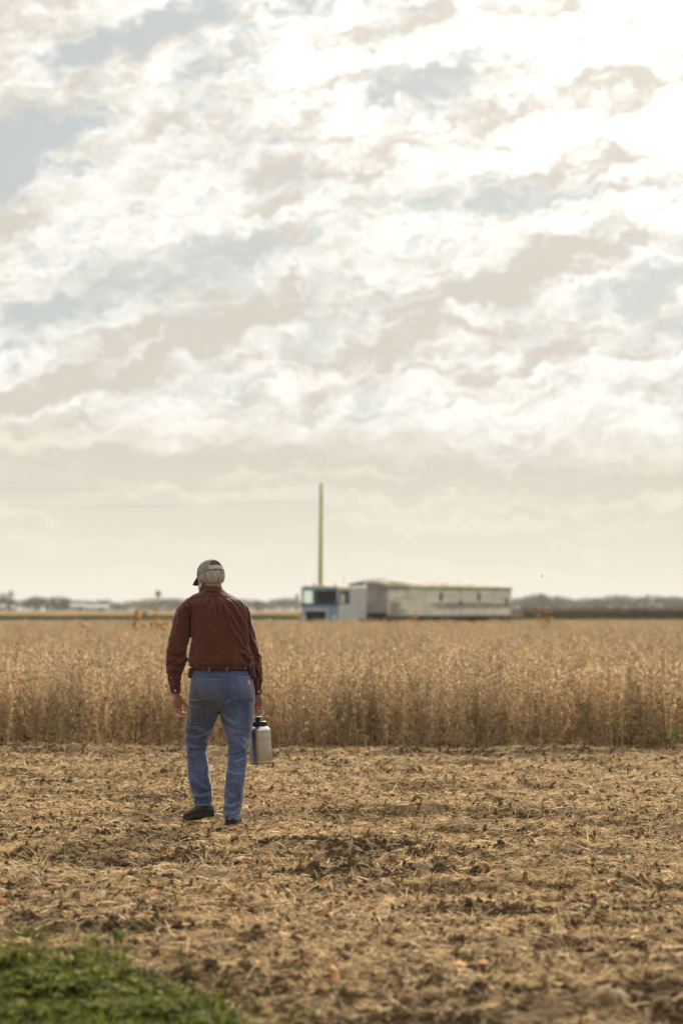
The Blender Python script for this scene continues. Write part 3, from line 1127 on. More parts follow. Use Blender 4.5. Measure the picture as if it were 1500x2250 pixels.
p_ = k_.n('ShaderNodeBsdfPrincipled')
t_.links.new(c_, p_.inputs['Base Color'])
p_.inputs['Roughness'].default_value = 0.6
o_ = k_.n('ShaderNodeOutputMaterial')
t_.links.new(p_.outputs[0], o_.inputs['Surface'])
tr_grey = material('trailer_front_sheet', (0.30, 0.28, 0.255), 0.65, 0.22, 0.9)
tarp_m = material('tarp', (0.34, 0.305, 0.25), 0.8, 0.2, 1.2)

surround_m = material('pale_grille_frame', (0.62, 0.59, 0.66), 0.5, 0.06, 2.0)
block_m = material('dark_block_grey', (0.13, 0.125, 0.115), 0.6, 0.2, 3.0)
truck = empty('semi_truck', (-1.22, 133.65, 0.0), R(147))
tag(truck, 'faded blue and grey cab-over truck tractor hitched in front of the white trailer', 'truck')
W2, RF, FL = 1.2, 2.66, 0.62        # half width, roof height, floor height
CB = -2.95                          # back of the sleeper


def quadwall(mb, pts, th):
    """A wall panel with thickness th (a vector) from four corners."""
    a = [Vector(p) for p in pts]
    bq = [p + Vector(th) for p in a]
    mb.add(a + bq, [(0, 1, 2, 3), (7, 6, 5, 4), (0, 4, 5, 1), (1, 5, 6, 2), (2, 6, 7, 3), (3, 7, 4, 0)])


# front wall: lower panel, corner posts, centre post and header leave two windscreen openings
WZ0, WZ1 = 1.80, 2.50
fb = MB()
fb.box((0, -0.03, (FL + WZ0 - 0.14) / 2), (2 * W2, 0.06, WZ0 - 0.14 - FL))
fb.box((0, -0.03, (WZ1 + RF) / 2), (2 * W2, 0.06, RF - WZ1))
for xx in (-1.155, 1.155):
    fb.box((xx, -0.03, (WZ0 + WZ1) / 2), (0.09, 0.06, WZ1 - WZ0))
fb.build('front_panel', cab_blue, truck, bevel=0.02)
MB().box((0.43, -0.03, (WZ0 + WZ1) / 2), (0.07, 0.062, WZ1 - WZ0)).build('windshield_post', cab_blue, truck)
MB().box((0, -0.028, WZ0 - 0.07), (2 * W2, 0.07, 0.138)).build('cowl_band', cab_deep, truck, bevel=0.015)
MB().box((0.79, -0.035, (WZ0 + WZ1) / 2), (0.65, 0.008, WZ1 - WZ0)).build('windshield', glass, truck)
MB().box((-0.355, -0.035, (WZ0 + WZ1) / 2), (1.50, 0.008, WZ1 - WZ0)).build('windshield', glass, truck)
for sx in (-1, 1):
    s = MB()
    x = sx * (W2 - 0.03)
    s.box((x, -0.06 - 0.05, (1.75 + WZ1) / 2), (0.058, 0.10, WZ1 - 1.75))
    s.box((x, (-1.25 - 0.06) / 2, (FL + 1.75) / 2), (0.06, 1.19, 1.75 - FL))
    s.box((x, (-1.25 - 0.06) / 2, (WZ1 + RF) / 2), (0.06, 1.19, RF - WZ1))
    s.build('door', cab_grey if sx < 0 else cab_blue, truck, bevel=0.015)
    MB().box((x, -0.70, (1.75 + WZ1) / 2), (0.008, 1.08, WZ1 - 1.75)).build('side_window', glass, truck)
    MB().box((x + sx * 0.05, -1.10, 1.45), (0.03, 0.16, 0.05)).build('door_handle', chrome, truck)
    sl = MB()
    sl.box((x, (CB - 1.25) / 2, (FL + RF) / 2), (0.06, -(CB + 1.25), RF - FL))
    for yy in (-1.42, -1.75, -2.08, -2.41, -2.74):
        sl.box((x + sx * 0.036, yy, (FL + RF) / 2), (0.03, 0.05, RF - FL - 0.1))
    sl.build('sleeper_panel', cab_grey, truck)
    mr = MB()
    mr.tube([(sx * 1.2, -0.12, 2.40), (sx * 1.50, -0.02, 2.36), (sx * 1.50, -0.02, 1.72), (sx * 1.2, -0.12, 1.68)], 0.018, 6)
    mr.box((sx * 1.50, -0.03, 2.05), (0.20, 0.05, 0.46))
    mr.build('mirror', chrome, truck)
    MB().tube([(sx * 1.0, CB - 0.18, 0.9), (sx * 1.0, CB - 0.18, 2.72)], 0.085, 10).tube(
        [(sx * 1.0, CB - 0.18, 2.72), (sx * 1.0, CB - 0.20, 2.84), (sx * 1.0, CB - 0.27, 2.93)], 0.065, 10).build('exhaust_stack', chrome, truck, True)
    MB().box((sx * 1.0, 0.03, 1.02), (0.24, 0.06, 0.18)).build('headlight', lamp_m, truck, bevel=0.02)
MB().box((0, (CB + 0.0) / 2, RF + 0.03), (2 * W2 + 0.04, -CB + 0.05, 0.06)).build('roof', cab_grey, truck, bevel=0.02)
MB().box((0, CB + 0.03, (FL + RF) / 2), (2 * W2 - 0.13, 0.055, RF - FL)).build('back_panel', cab_grey, truck)
MB().box((0, -1.62, 1.60), (2 * W2 - 0.13, 0.05, 1.95)).box((0, -0.8, FL + 0.03), (2 * W2 - 0.13, 1.5, 0.05)).box(
    (0.55, -1.1, 1.25), (0.5, 0.5, 0.9)).box((-0.55, -1.1, 1.25), (0.5, 0.5, 0.9)).box((0, -0.25, 1.45), (2.2, 0.35, 0.35)).build('cab_interior', interior, truck)
g = MB()
g.box((0.22, 0.03, 1.42), (1.62, 0.07, 0.11)).box((0.22, 0.03, 0.72), (1.62, 0.07, 0.11))
g.box((-0.535, 0.03, 1.07), (0.11, 0.07, 0.59)).box((0.975, 0.03, 1.07), (0.11, 0.07, 0.59))
g.build('grille_surround', surround_m, truck, bevel=0.01)
g = MB()
g.box((0.22, 0.004, 1.07), (1.40, 0.02, 0.59))
for i in range(7):
    g.box((0.22, 0.025, 0.82 + i * 0.085), (1.40, 0.03, 0.02))
g.build('grille', black_p, truck)
MB().box((0, 0.12, 0.50), (2.5, 0.16, 0.28)).build('bumper', chrome, truck, bevel=0.03)
for i, xx in enumerate((-0.95, -0.2, 0, 0.2, 0.95)):
    MB().box((xx, -0.18, RF + 0.105), (0.12, 0.14, 0.08)).build('marker_light', amber, truck, bevel=0.02)
for xx in (0.45, 0.62):
    MB().tube([(xx, -0.75, RF + 0.13), (xx, -0.38, RF + 0.14), (xx, -0.28, RF + 0.14)], [0.03, 0.04, 0.085], 10).build('air_horn', chrome, truck, True)
MB().tube([(-1.0, -0.9, RF + 0.05), (-1.02, -0.95, RF + 0.55)], 0.012, 5).build('antenna', black_p, truck)
MB().box((0.42, -3.9, 0.75), (0.12, 6.2, 0.28)).box((-0.42, -3.9, 0.75), (0.12, 6.2, 0.28)).box((0, -5.1, 0.98), (1.0, 0.9, 0.14)).build('chassis', frame_m, truck)
for sx in (-1, 1):
    MB().tube([(sx * 1.0, -2.2, 0.72), (sx * 1.0, -3.6, 0.72)], 0.30, 14).build('fuel_tank', frame_m, truck, True)


def wheel(parent, x, y, r=0.52, w=0.28):
    m = Matrix.Translation((x, y, r)) @ Matrix.Rotation(R(90), 4, 'Y')
    t = MB().lathe([(r * 0.55, -w / 2), (r * 0.94, -w / 2), (r, -w * 0.32), (r, w * 0.32), (r * 0.94, w / 2), (r * 0.55, w / 2)], 20, m).build('wheel', rubber, parent, True)
    MB().lathe([(r * 0.54, -w * 0.42), (r * 0.50, -w * 0.2), (r * 0.18, -w * 0.1), (r * 0.18, w * 0.1), (r * 0.50, w * 0.2), (r * 0.54, w * 0.42)], 16, m).build('rim', chrome, t, True)


for sx in (-1, 1):
    wheel(truck, sx * 1.03, -1.15)
    wheel(truck, sx * 0.98, -4.7)
    wheel(truck, sx * 0.98, -6.0)

trailer = empty('grain_trailer', (-1.22, 133.65, 0.0), R(147))
tag(trailer, 'long weathered white hopper grain trailer with a sagging tarp over its load', 'trailer')
T0, T1, TZ0, TZ1, TW = -5.0, -19.4, 1.10, 2.74, 1.28
rail_m = material('rust_rail', (0.16, 0.115, 0.10), 0.7, 0.25, 2.0)
for sx in (-1, 1):
    MB().box((sx * TW, (T0 + T1) / 2, (TZ0 + TZ1) / 2), (0.06, T0 - T1, TZ1 - TZ0)).build('side_wall', tr_white, trailer)
    for i in range(8):
        yy = T0 - 0.10 - i * (T0 - T1 - 0.2) / 7
        if i == 0:
            rib_me = MB().box((0, 0, 0), (0.022, 0.07, TZ1 - TZ0 - 0.06)).mesh('side_rib', tr_white)
        o = link(bpy.data.objects.new('side_rib', rib_me), trailer)
        o.location = (sx * (TW + 0.041), yy, (TZ0 + TZ1) / 2)
    MB().box((sx * (TW + 0.03), (T0 + T1) / 2, TZ1 + 0.05), (0.14, T0 - T1 + 0.1, 0.10)).build('top_rail', tr_white, trailer, bevel=0.02)
    MB().box((sx * (TW + 0.03), (T0 + T1) / 2, TZ0 - 0.05), (0.14, T0 - T1 + 0.1, 0.12)).build('bottom_rail', rail_m, trailer, bevel=0.02)
for (yy, zz, hh) in ((-10.9, 2.20, 0.50), (-13.2, 1.85, 0.30), (-15.4, 2.20, 0.50), (-18.8, 1.95, 0.36)):
    MB().box((-TW - 0.06, yy, zz), (0.06, 0.22, hh)).build('dark_block', block_m, trailer, bevel=0.01)  # small dark grey blocks on the wall's outer face
MB().box((0, T0 + 0.03, (1.25 + TZ1) / 2), (2 * TW, 0.06, TZ1 - 1.25)).build('front_wall', tr_grey, trailer)
MB().box((0, T0 - 0.9, 0.98), (2 * TW - 0.3, 1.7, 0.5)).build('nose_frame', frame_m, trailer)
MB().box((0, T1 - 0.03, (TZ0 + TZ1) / 2), (2 * TW, 0.06, TZ1 - TZ0)).build('rear_wall', tr_white, trailer)
for cy in (-9.0, -14.6):  # hoppers take the dark frame colour, painting in the shade under the trailer
    for sx in (-1, 1):
        quad = MB()
        quadwall(quad, [(sx * (TW - 0.03), cy + 2.8, TZ0 - 0.1), (sx * (TW - 0.03), cy - 2.8, TZ0 - 0.1), (sx * 0.4, cy - 0.5, 0.45), (sx * 0.4, cy + 0.5, 0.45)], (0, 0, 0.03))
        quad.build('hopper', frame_m, trailer)
    for sy in (-1, 1):
        quad = MB()
        quadwall(quad, [(-(TW - 0.05), cy + sy * 2.8, TZ0 - 0.1), ((TW - 0.05), cy + sy * 2.8, TZ0 - 0.1), (0.4, cy + sy * 0.5, 0.45), (-0.4, cy + sy * 0.5, 0.45)], (0, sy * 0.03, 0))
        quad.build('hopper', frame_m, trailer)
# tarp: arched over the load, high at the front and sagging in waves towards the rear
ty = np.linspace(T0 + 0.12, T1 - 0.12, 60)
tx = np.linspace(-TW - 0.11, TW + 0.11, 15)
vs, fs = [], []
for i, yy in enumerate(ty):
    f = (T0 - yy) / (T0 - T1)
    crown_h = 0.24 * math.exp(-((f - 0.085) / 0.085) ** 2) + 0.22 - 0.19 * max(0, f - 0.66) / 0.34 + (0.035 * math.sin(f * 31) + 0.03 * math.sin(f * 57 + 1)) * (f > 0.2) - 0.10 * max(0, 0.05 - f) / 0.05
    for xx in tx:
        a = xx / (TW + 0.11)
        vs.append((xx, yy, TZ1 + 0.09 + crown_h * (1 - a * a) ** 0.6 - 0.16 * (abs(a) > 0.99) + 0.02 * math.sin(f * 60 + a * 3)))
nx_ = len(tx)
for i in range(len(ty) - 1):
    for j in range(nx_ - 1):
        fs.append((i * nx_ + j, i * nx_ + j + 1, (i + 1) * nx_ + j + 1, (i + 1) * nx_ + j))
fw = MB()
n0 = len(fw.v)
arch = [Vector(v_) for v_ in vs[:nx_]]
low_ = [Vector((v_.x, v_.y, TZ1 - 0.02)) for v_ in arch]
fw.add(arch + low_, [(j, j + 1, nx_ + j + 1, nx_ + j) for j in range(nx_ - 1)])
o = fw.build('tarp_end', tr_grey, trailer)
md = o.modifiers.new('thick', 'SOLIDIFY')
md.thickness = 0.05
o = MB().add(vs, fs).build('tarp', tarp_m, trailer, True)
md = o.modifiers.new('thick', 'SOLIDIFY')
md.thickness = 0.02
md.offset = 1
MB().box((0.45, -12, 1.02), (0.12, 13.6, 0.2)).box((-0.45, -12, 1.02), (0.12, 13.6, 0.2)).build('chassis', frame_m, trailer)
for sx in (-1, 1):
    MB().box((sx * 0.8, -7.6, 0.55), (0.12, 0.12, 0.95)).box((sx * 0.8, -7.6, 0.04), (0.26, 0.3, 0.08)).build('landing_leg', frame_m, trailer)
    wheel(trailer, sx * 1.0, -17.4)
    wheel(trailer, sx * 1.0, -18.7)
    MB().box((sx * 0.95, -19.55, 0.62), (0.6, 0.03, 0.75)).build('mud_flap', shed_wall, trailer)
    MB().box((sx * 1.05, -19.50, 1.05), (0.3, 0.05, 0.12)).build('tail_light', amber, trailer)
#==PERSON==
# the man, seen from behind; local frame: x right, y away from the camera, z up, origin on the ground under him
PD = 16.2
XP = (470 - 750) / FPX * PD
U = PD / FPX                                  # metres per photograph pixel at his distance


def W(px, py, Y=0.0):
    y = PD + Y
    return Vector(((px - 750) / FPX * y - XP, Y, CAM_H + (1340 - py) / FPX * y))


def to_px(v):
    """Photograph pixel columns and rows of local points (n,3)."""
    y = PD + v[:, 1]
    return 750 + (v[:, 0] + XP) / y * FPX, 1340 - (v[:, 2] - CAM_H) / y * FPX


def loft(mb, rows, n=36, e=2.3, flat=0.0):
    """rows: (py, left px, right px, Y of the centre, half depth)."""
    rings = []
    for (py, xl, xr, yc, hd) in rows:
        c = W((xl + xr) / 2, py, yc)
        hw = (xr - xl) / 2 * (PD + yc) / FPX
        ring = []
        for j in range(n):
            a = 2 * math.pi * j / n
            ca, sa = math.cos(a), math.sin(a)
            ring.append(Vector((c.x + hw * math.copysign(abs(ca) ** (2 / e), ca), c.y + hd * math.copysign(abs(sa) ** (2 / e), sa), c.z)))
        rings.append(ring)
    return mb.rings(rings)


def dense(rows, k=4):
    """Smoothly interpolated rows (Catmull-Rom)."""
    a = np.array(rows, float)
    n = len(a)
    out = []
    for i in range(n - 1):
        p0, p1, p2, p3 = a[max(i - 1, 0)], a[i], a[i + 1], a[min(i + 2, n - 1)]
        for s in np.linspace(0, 1, k, endpoint=False):
            out.append(0.5 * ((2 * p1) + (-p0 + p2) * s + (2 * p0 - 5 * p1 + 4 * p2 - p3) * s * s + (-p0 + 3 * p1 - 3 * p2 + p3) * s ** 3))
    out.append(a[-1])
    return [tuple(r) for r in out]


def limb(mb, pts, n=20):
    """pts: (px, py, Y, radius px, depth radius px) - a sleeve or arm."""
    P_ = dense(pts, 4)
    rings = []
    C = [W(p[0], p[1], p[2]) for p in P_]
    for i, p in enumerate(P_):
        d = (C[min(i + 1, len(C) - 1)] - C[max(i - 1, 0)]).normalized()
        xa = Vector((0, 1, 0)).cross(d).normalized()
        ya = d.cross(xa)
        rings.append([C[i] + xa * math.cos(2 * math.pi * j / n) * p[3] * U + ya * math.sin(2 * math.pi * j / n) * p[4] * U for j in range(n)])
    return mb.rings(rings)


def remeshed(mb, voxel, smooth_it=2):
    """The union of the collected closed shapes as one even surface: (vertices, polygons)."""
    me = mb.mesh('union')
    o = bpy.data.objects.new('union', me)
    col.objects.link(o)
    bm_ = bmesh.new()
    bm_.from_mesh(me)
    bmesh.ops.recalc_face_normals(bm_, faces=bm_.faces)
    bm_.to_mesh(me)
    bm_.free()
    md = o.modifiers.new('r', 'REMESH')
    md.mode = 'VOXEL'
    md.voxel_size = voxel
    dg = bpy.context.evaluated_depsgraph_get()
    m2 = bpy.data.meshes.new_from_object(o.evaluated_get(dg))
    bpy.data.objects.remove(o)
    v = np.empty(len(m2.vertices) * 3, np.float64)
    m2.vertices.foreach_get('co', v)
    v = v.reshape(-1, 3)
    e = np.empty(len(m2.edges) * 2, np.int32)
    m2.edges.foreach_get('vertices', e)
    e = e.reshape(-1, 2)
    deg = np.bincount(e.ravel(), minlength=len(v)).astype(float)
    for _ in range(smooth_it):
        acc = np.zeros_like(v)
        for k in range(3):
            acc[:, k] = np.bincount(e[:, 0], v[e[:, 1], k], len(v)) + np.bincount(e[:, 1], v[e[:, 0], k], len(v))
        v = v * 0.4 + 0.6 * acc / deg[:, None]
    m2.vertices.foreach_set('co', v.ravel().astype(np.float32))
    m2.update()
    nn = np.empty(len(v) * 3, np.float32)
    m2.vertex_normals.foreach_get('vector', nn)
    return m2, v, nn.reshape(-1, 3).astype(float)


def set_co(me, v):
    me.vertices.foreach_set('co', np.asarray(v, np.float32).ravel())
    me.polygons.foreach_set('use_smooth', np.ones(len(me.polygons), bool))
    me.update()


def crease(px, py, line, width, amp, taper=True):
    """Displacement (m) of a fold running along a polyline of photograph pixels."""
    out = np.zeros(len(px))
    pts = np.array(line, float)
    seg = np.diff(pts, axis=0)
    ln = np.hypot(seg[:, 0], seg[:, 1])
    tot = ln.sum()
    best = np.full(len(px), 1e9)
    pos_ = np.zeros(len(px))
    s0 = 0
    for i in range(len(seg)):
        t = np.clip(((px - pts[i, 0]) * seg[i, 0] + (py - pts[i, 1]) * seg[i, 1]) / max(ln[i] ** 2, 1e-6), 0, 1)
        d = np.hypot(px - pts[i, 0] - t * seg[i, 0], py - pts[i, 1] - t * seg[i, 1])
        m = d < best
        best[m] = d[m]
        pos_[m] = (s0 + t[m] * ln[i]) / tot
        s0 += ln[i]
    w = np.exp(-(best / width) ** 2)
    if taper:
        w *= np.clip(np.minimum(pos_, 1 - pos_) * 5 + 0.15, 0, 1)
    return amp * w


def z1(*p):
    """Points read off an enlarged crop of the upper body."""
    return [(330 + x / 4.6875, 1200 + y / 4.6875) for x, y in p]


def z2(*p):
    """Points read off an enlarged crop of the lower body."""
    return [(340 + x / 5.0, 1440 + y / 5.0) for x, y in p]


# ---- rows that give the clothes their outline
TORSO = [(1467, 424, 547, .02, .125), (1463, 416, 554, .02, .148), (1457, 414, 557, .02, .158), (1448, 415.5, 557, .02, .158), (1435, 417.5, 553, .02, .155),
         (1415, 420, 550, .02, .150), (1395, 421, 548, .022, .146), (1372, 420, 547, .028, .142), (1352, 417, 547, .034, .134), (1338, 411, 546, .04, .124),
         (1327, 408, 541, .046, .112), (1318, 412, 530, .052, .100), (1310, 423, 513, .058, .090), (1303, 437, 499, .064, .078), (1297, 446, 490, .070, .070), (1293, 449, 487, .072, .064)]
SLEEVE_L = [(424, 1326, .045, 16, 26), (412, 1338, .04, 19, 27), (404, 1356, .03, 22, 26), (399, 1381, .02, 22.5, 24), (393.5, 1405, .012, 22.5, 23), (389.5, 1428, .01, 23, 23),
            (388.5, 1447, .012, 23, 22), (385.5, 1466, .02, 20.0, 20), (383.5, 1484, .03, 16.5, 17), (385.0, 1500, .04, 12.8, 15), (386, 1512, .045, 12.0, 14), (386.3, 1523, .048, 12.2, 14)]
SLEEVE_R = [(522, 1328, .05, 17, 26), (528, 1342, .055, 20, 26), (531, 1362, .06, 21.5, 25), (538, 1390, .06, 22.5, 24), (546, 1418, .065, 22, 23), (551, 1442, .07, 21.5, 22),
            (556, 1464, .085, 19.5, 20), (561, 1486, .105, 15.2, 17), (563.5, 1500, .115, 12, 15), (565, 1512, .122, 10.3, 14), (566, 1525, .127, 10.2, 14)]
PELVIS = [(1462, 426, 547, .02, .118), (1474, 423.5, 550, .015, .126), (1490, 420, 555, .005, .136), (1506, 417.5, 558, -.005, .142), (1522, 415.5, 560, -.01, .140),
          (1538, 414.5, 560, -.008, .130), (1552, 414, 558.5, .0, .112), (1562, 416, 556, .005, .09)]
LEG_L = [(1535, 416, 487, .0, .118), (1552, 413.5, 484, .004, .112), (1568, 412.5, 481, .012, .106), (1585, 410, 475.5, .022, .098), (1604, 407, 468, .038, .089), (1620, 407, 460.5, .052, .082),
         (1638, 408.5, 455.5, .066, .077), (1655, 410, 453.5, .074, .076), (1672, 411, 457, .076, .078), (1692, 411.5, 460, .074, .076), (1712, 413.5, 463, .070, .072), (1730, 417.5, 465.5, .068, .069),
         (1744, 422, 467, .070, .068), (1757, 426, 467.2, .072, .068), (1770, 427, 467, .074, .069)]
LEG_R = [(1535, 482, 560, .0, .118), (1552, 483, 559, .0, .112), (1568, 483.5, 558.3, -.002, .106), (1585, 486.5, 556.5, -.004, .098), (1606, 493, 552.5, -.008, .089), (1626, 498, 547, -.012, .081),
         (1644, 500.7, 545, -.020, .075), (1662, 501.3, 543.5, -.032, .073), (1682, 499, 541.7, -.045, .073), (1702, 496, 539.5, -.058, .071), (1722, 495, 537, -.070, .068), (1742, 493.7, 535, -.080, .067),
         (1762, 491.5, 533, -.090, .067), (1780, 489.5, 530, -.098, .068), (1800, 491.5, 527.5, -.103, .070)]

# ---- skin: one continuous body
skin = material('skin', (0.42, 0.215, 0.135), 0.55, 0.14, 14.0, bump=0.0006, bscale=220)
HM = Matrix.Translation(W(463, 1266, 0.095)) @ Matrix.Rotation(R(28), 4, 'Z') @ Matrix.Rotation(R(-18), 4, 'X')


def shrink(rows, kx, kd, dy=0.0):
    return [(py, (xl + xr) / 2 - (xr - xl) / 2 * kx, (xl + xr) / 2 + (xr - xl) / 2 * kx, yc + dy, hd * kd) for (py, xl, xr, yc, hd) in rows]


body = MB()
loft(body, dense(shrink(TORSO, 0.84, 0.84), 2), 28)
loft(body, dense(shrink(PELVIS, 0.86, 0.86), 2), 28)
loft(body, dense(shrink(LEG_L, 0.66, 0.72), 2), 20)
loft(body, dense(shrink(LEG_R, 0.66, 0.72), 2), 20)
limb(body, [(x, y, d, r * 0.72, q * 0.62) for (x, y, d, r, q) in SLEEVE_L[:-1]] + [(386.5, 1527, .05, 9.0, 9.5)], 14)
limb(body, [(x, y, d, r * 0.72, q * 0.62) for (x, y, d, r, q) in SLEEVE_R[:-1]] + [(566, 1530, .13, 8.5, 9.5)], 14)
# neck and head
nb = W(468, 1306, .07)
nt = HM @ Vector((0, -.020, -.045))
body.tube([nb + Vector((0, 0, -.05)), nb, nb.lerp(nt, .55), nt], [.066, .060, .056, .055], 18)


def hell(c, r, rot=None):
    q = HM.to_3x3() if rot is None else HM.to_3x3() @ rot
    body.ellipsoid(HM @ Vector(c), r, 20, 13, q)


hell((0, -.006, .014), (.0745, .0965, .094))
hell((0, .022, -.045), (.060, .070, .066))
hell((0, .050, -.088), (.034, .036, .030))
hell((0, .066, .020), (.056, .026, .028))
hell((0, .098, -.022), (.0135, .022, .012))
hell((0, .090, -.005), (.010, .016, .026), Matrix.Rotation(R(18), 3, 'X'))
hell((0, .083, -.052), (.026, .012, .0065))
hell((0, .082, -.063), (.023, .012, .0065))
for s in (-1, 1):
    hell((s * .078, -.004, -.014), (.008, .020, .033), Matrix.Rotation(R(-12), 3, 'X') @ Matrix.Rotation(R(s * 24), 3, 'Z'))
    hell((s * .080, .002, -.034), (.008, .011, .012))
    hell((s * .046, .062, -.022), (.022, .020, .020))


def hand(mb, wrist, xa, ya, za, bends, thumb_dir, thumb_bend, lens=(.076, .084, .078, .061)):
    """xa: towards the thumb, ya: the way the palm faces, za: towards the fingertips."""
    M = Matrix((xa, ya, za)).transposed()
    P_ = lambda p: Vector(wrist) + M @ Vector(p)
    rings = []
    for (z, hx, hy, cx, cy) in ((-.03, .026, .021, 0, 0), (.0, .027, .019, 0, 0), (.02, .034, .019, .002, .002), (.045, .041, .018, .003, .004), (.07, .043, .016, .001, .003), (.092, .041, .012, 0, .001)):
        rings.append([P_((cx + hx * math.cos(2 * math.pi * j / 18), cy + hy * math.sin(2 * math.pi * j / 18), z)) for j in range(18)])
    mb.rings(rings)
    mb.ellipsoid(P_((.026, .012, .032)), (.018, .014, .030), 12, 8, M)
    mb.ellipsoid(P_((-.026, .010, .035)), (.014, .013, .032), 12, 8, M)
    for i, (x, z) in enumerate(((.031, .087), (.0105, .092), (-.0105, .089), (-.0305, .080))):
        L = lens[i]
        b1, b2, b3 = [R(a) for a in bends[i]]
        p = Vector((x, .001, z - .02))
        pts, rad = [p], [.0105]
        ang = 0
        fan = x * 0.9
        for seg, bnd, r in ((.02, 0, .0108), (L * .45, b1, .0098), (L * .31, b2, .0088), (L * .24, b3, .0074)):
            ang += bnd
            p = p + Vector((fan * math.cos(ang) * seg * 2, math.sin(ang) * seg, math.cos(ang) * seg))
            pts.append(p)
            rad.append(r * (0.88 if i == 3 else 1))
        d = (pts[-1] - pts[-2]).normalized()
        pts.append(pts[-1] + d * .005)
        rad.append(rad[-1] * .62)
        mb.tube([P_(q) for q in pts], rad, 10)
        for q, r in zip(pts[2:4], rad[2:4]):
            mb.ellipsoid(P_(q), (r * 1.06,) * 3, 10, 7)
    td = Vector(thumb_dir).normalized()
    ax = Vector(thumb_bend)
    p = Vector((.020, .008, .016))
    pts, rad = [p], [.014]
    for seg, r, kb in ((.040, .0135, 0.0), (.034, .0115, 0.5), (.026, .0095, 0.9)):
        d = (td + ax * kb).normalized()
        p = p + d * seg
        pts.append(p)
        rad.append(r)
    pts.append(p + d * .005)
    rad.append(.006)
    mb.tube([P_(q) for q in pts], rad, 10)


LWR = W(387, 1526, .05)
za = Vector((.03, .02, -1)).normalized()
ya = Vector((.72, -.69, 0))
ya = (ya - za * ya.dot(za)).normalized()
xa = za.cross(ya) if za.cross(ya).y > 0 else ya.cross(za)
hand(body, LWR, xa, ya, za, [(22, 38, 24), (30, 44, 28), (36, 48, 30), (40, 50, 32)], (.62, .26, .74), (-.10, .10, .25))
RWR = W(566.5, 1529, .13)
rza = Vector((.02, -.02, -1)).normalized()
rya = Vector((-.30, -.95, 0))
rya = (rya - rza * rya.dot(rza)).normalized()
rxa = rza.cross(rya) if rza.cross(rya).x < 0 else rya.cross(rza)
hand(body, RWR, rxa, rya, rza, [(52, 78, 48), (54, 80, 50), (56, 80, 50), (58, 78, 48)], (.30, .72, .62), (-.55, .10, .25))
RM = Matrix((rxa, rya, rza)).transposed()
GRIP = RWR + RM @ Vector((0, .0245, .098))     # where the handle passes through the fist

bme, bv, bn = remeshed(body, 0.0042, 2)
# eye sockets and mouth line pressed in
hi = HM.inverted()
loc_ = (np.array(hi)[:3, :3] @ bv.T).T + np.array(hi)[:3, 3]
dsp = np.zeros(len(bv))
for s in (-1, 1):
    dsp -= 0.009 * np.exp(-(((loc_[:, 0] - s * .031) / .014) ** 2 + ((loc_[:, 2] + .002) / .010) ** 2)) * (loc_[:, 1] > .05)
dsp -= 0.004 * np.exp(-((loc_[:, 0] / .024) ** 4 + ((loc_[:, 2] + .0575) / .0025) ** 2)) * (loc_[:, 1] > .06)
set_co(bme, bv + bn * dsp[:, None])
bme.materials.clear()
bme.materials.append(skin)
bme.name = 'person'
man = link(bpy.data.objects.new('person', bme))
man.location = (XP, PD, 0)
tag(man, 'grey haired man walking away in rust checked shirt, jeans and cap carrying a steel jug', 'person')

eye_m = material('eye', (0.75, 0.74, 0.72), 0.2, 0.05, 30.0)
for s in (-1, 1):
    e = HM @ Vector((s * .031, .077, -.002))
    MB().ellipsoid(e, (.0118,) * 3, 12, 8).build('eye', eye_m, man, True)

# ---- hair and beard
hair_m = ramp_material('grey_hair', [(0.0, (0.085, 0.062, 0.042)), (0.15, (0.17, 0.15, 0.12)), (0.5, (0.46, 0.44, 0.39)), (1.0, (0.82, 0.80, 0.74))], rough=0.5, transl=0.15, rnd=0.0, spec=0.5)


def head_r(az, z, grow):
    """Point on the skull, az measured from the back of the head (radians), z in head space."""
    rr = math.sqrt(max(0.05, 1 - ((z - .014) / .096) ** 2)) if z > .014 else math.sqrt(max(0.25, 1 - ((z - .014) / .125) ** 2))
    return Vector(((.0745 * rr + grow) * math.sin(az), -(.0965 * rr + grow) * math.cos(az) - .006, z))


hv, hf, ht = [], [], []


def strand(pts, w, tone):
    k = len(hv)
    n = len(pts)
    for i, p in enumerate(pts):
        d = (pts[min(i + 1, n - 1)] - pts[max(i - 1, 0)]).normalized()
        o_ = Vector((p.x, p.y, 0)).normalized()
        s_ = d.cross(o_).normalized() if d.cross(o_).length > 1e-5 else Vector((1, 0, 0))
        ww = w * (1 - 0.55 * i / (n - 1))
        hv.extend([HM @ (p - s_ * ww), HM @ (p + o_ * ww * 0.7), HM @ (p + s_ * ww)])
        ht.extend([tone - .05, tone + .08, tone - .02])
    for i in range(n - 1):
        for j in range(2):
            hf.append((k + i * 3 + j, k + i * 3 + j + 1, k + (i + 1) * 3 + j + 1, k + (i + 1) * 3 + j))


# a close cap of hair under the loose strands, open towards the face
NA, NZ = 40, 12
for shell in (0.0105, 0.001):
    pass
k0 = len(hv)
for i in range(NZ + 1):
    for j in range(NA + 1):
        az = R(-112 + 224 * j / NA)
        edge = 1 - abs(az) / R(112)
        zlow = -.062 + .038 * (abs(az) / R(112)) ** 2
        z = .098 + (zlow - .098) * i / NZ
        g = 0.013 * min(1, edge * 6 + .15) * min(1, (NZ - i) / 2.0 + 0.25) + .001
        g = min(max(g, .003), .006 + .5 * max(0, .022 - z)) if z > .0 else g
        hv.append(HM @ head_r(az, z, g))
        ht.append((0.42 + 0.12 * math.sin(j * 2.3 + i)) if z < .012 else 0.0)
for i in range(NZ):
    for j in range(NA):
        hf.append((k0 + i * (NA + 1) + j, k0 + i * (NA + 1) + j + 1, k0 + (i + 1) * (NA + 1) + j + 1, k0 + (i + 1) * (NA + 1) + j))
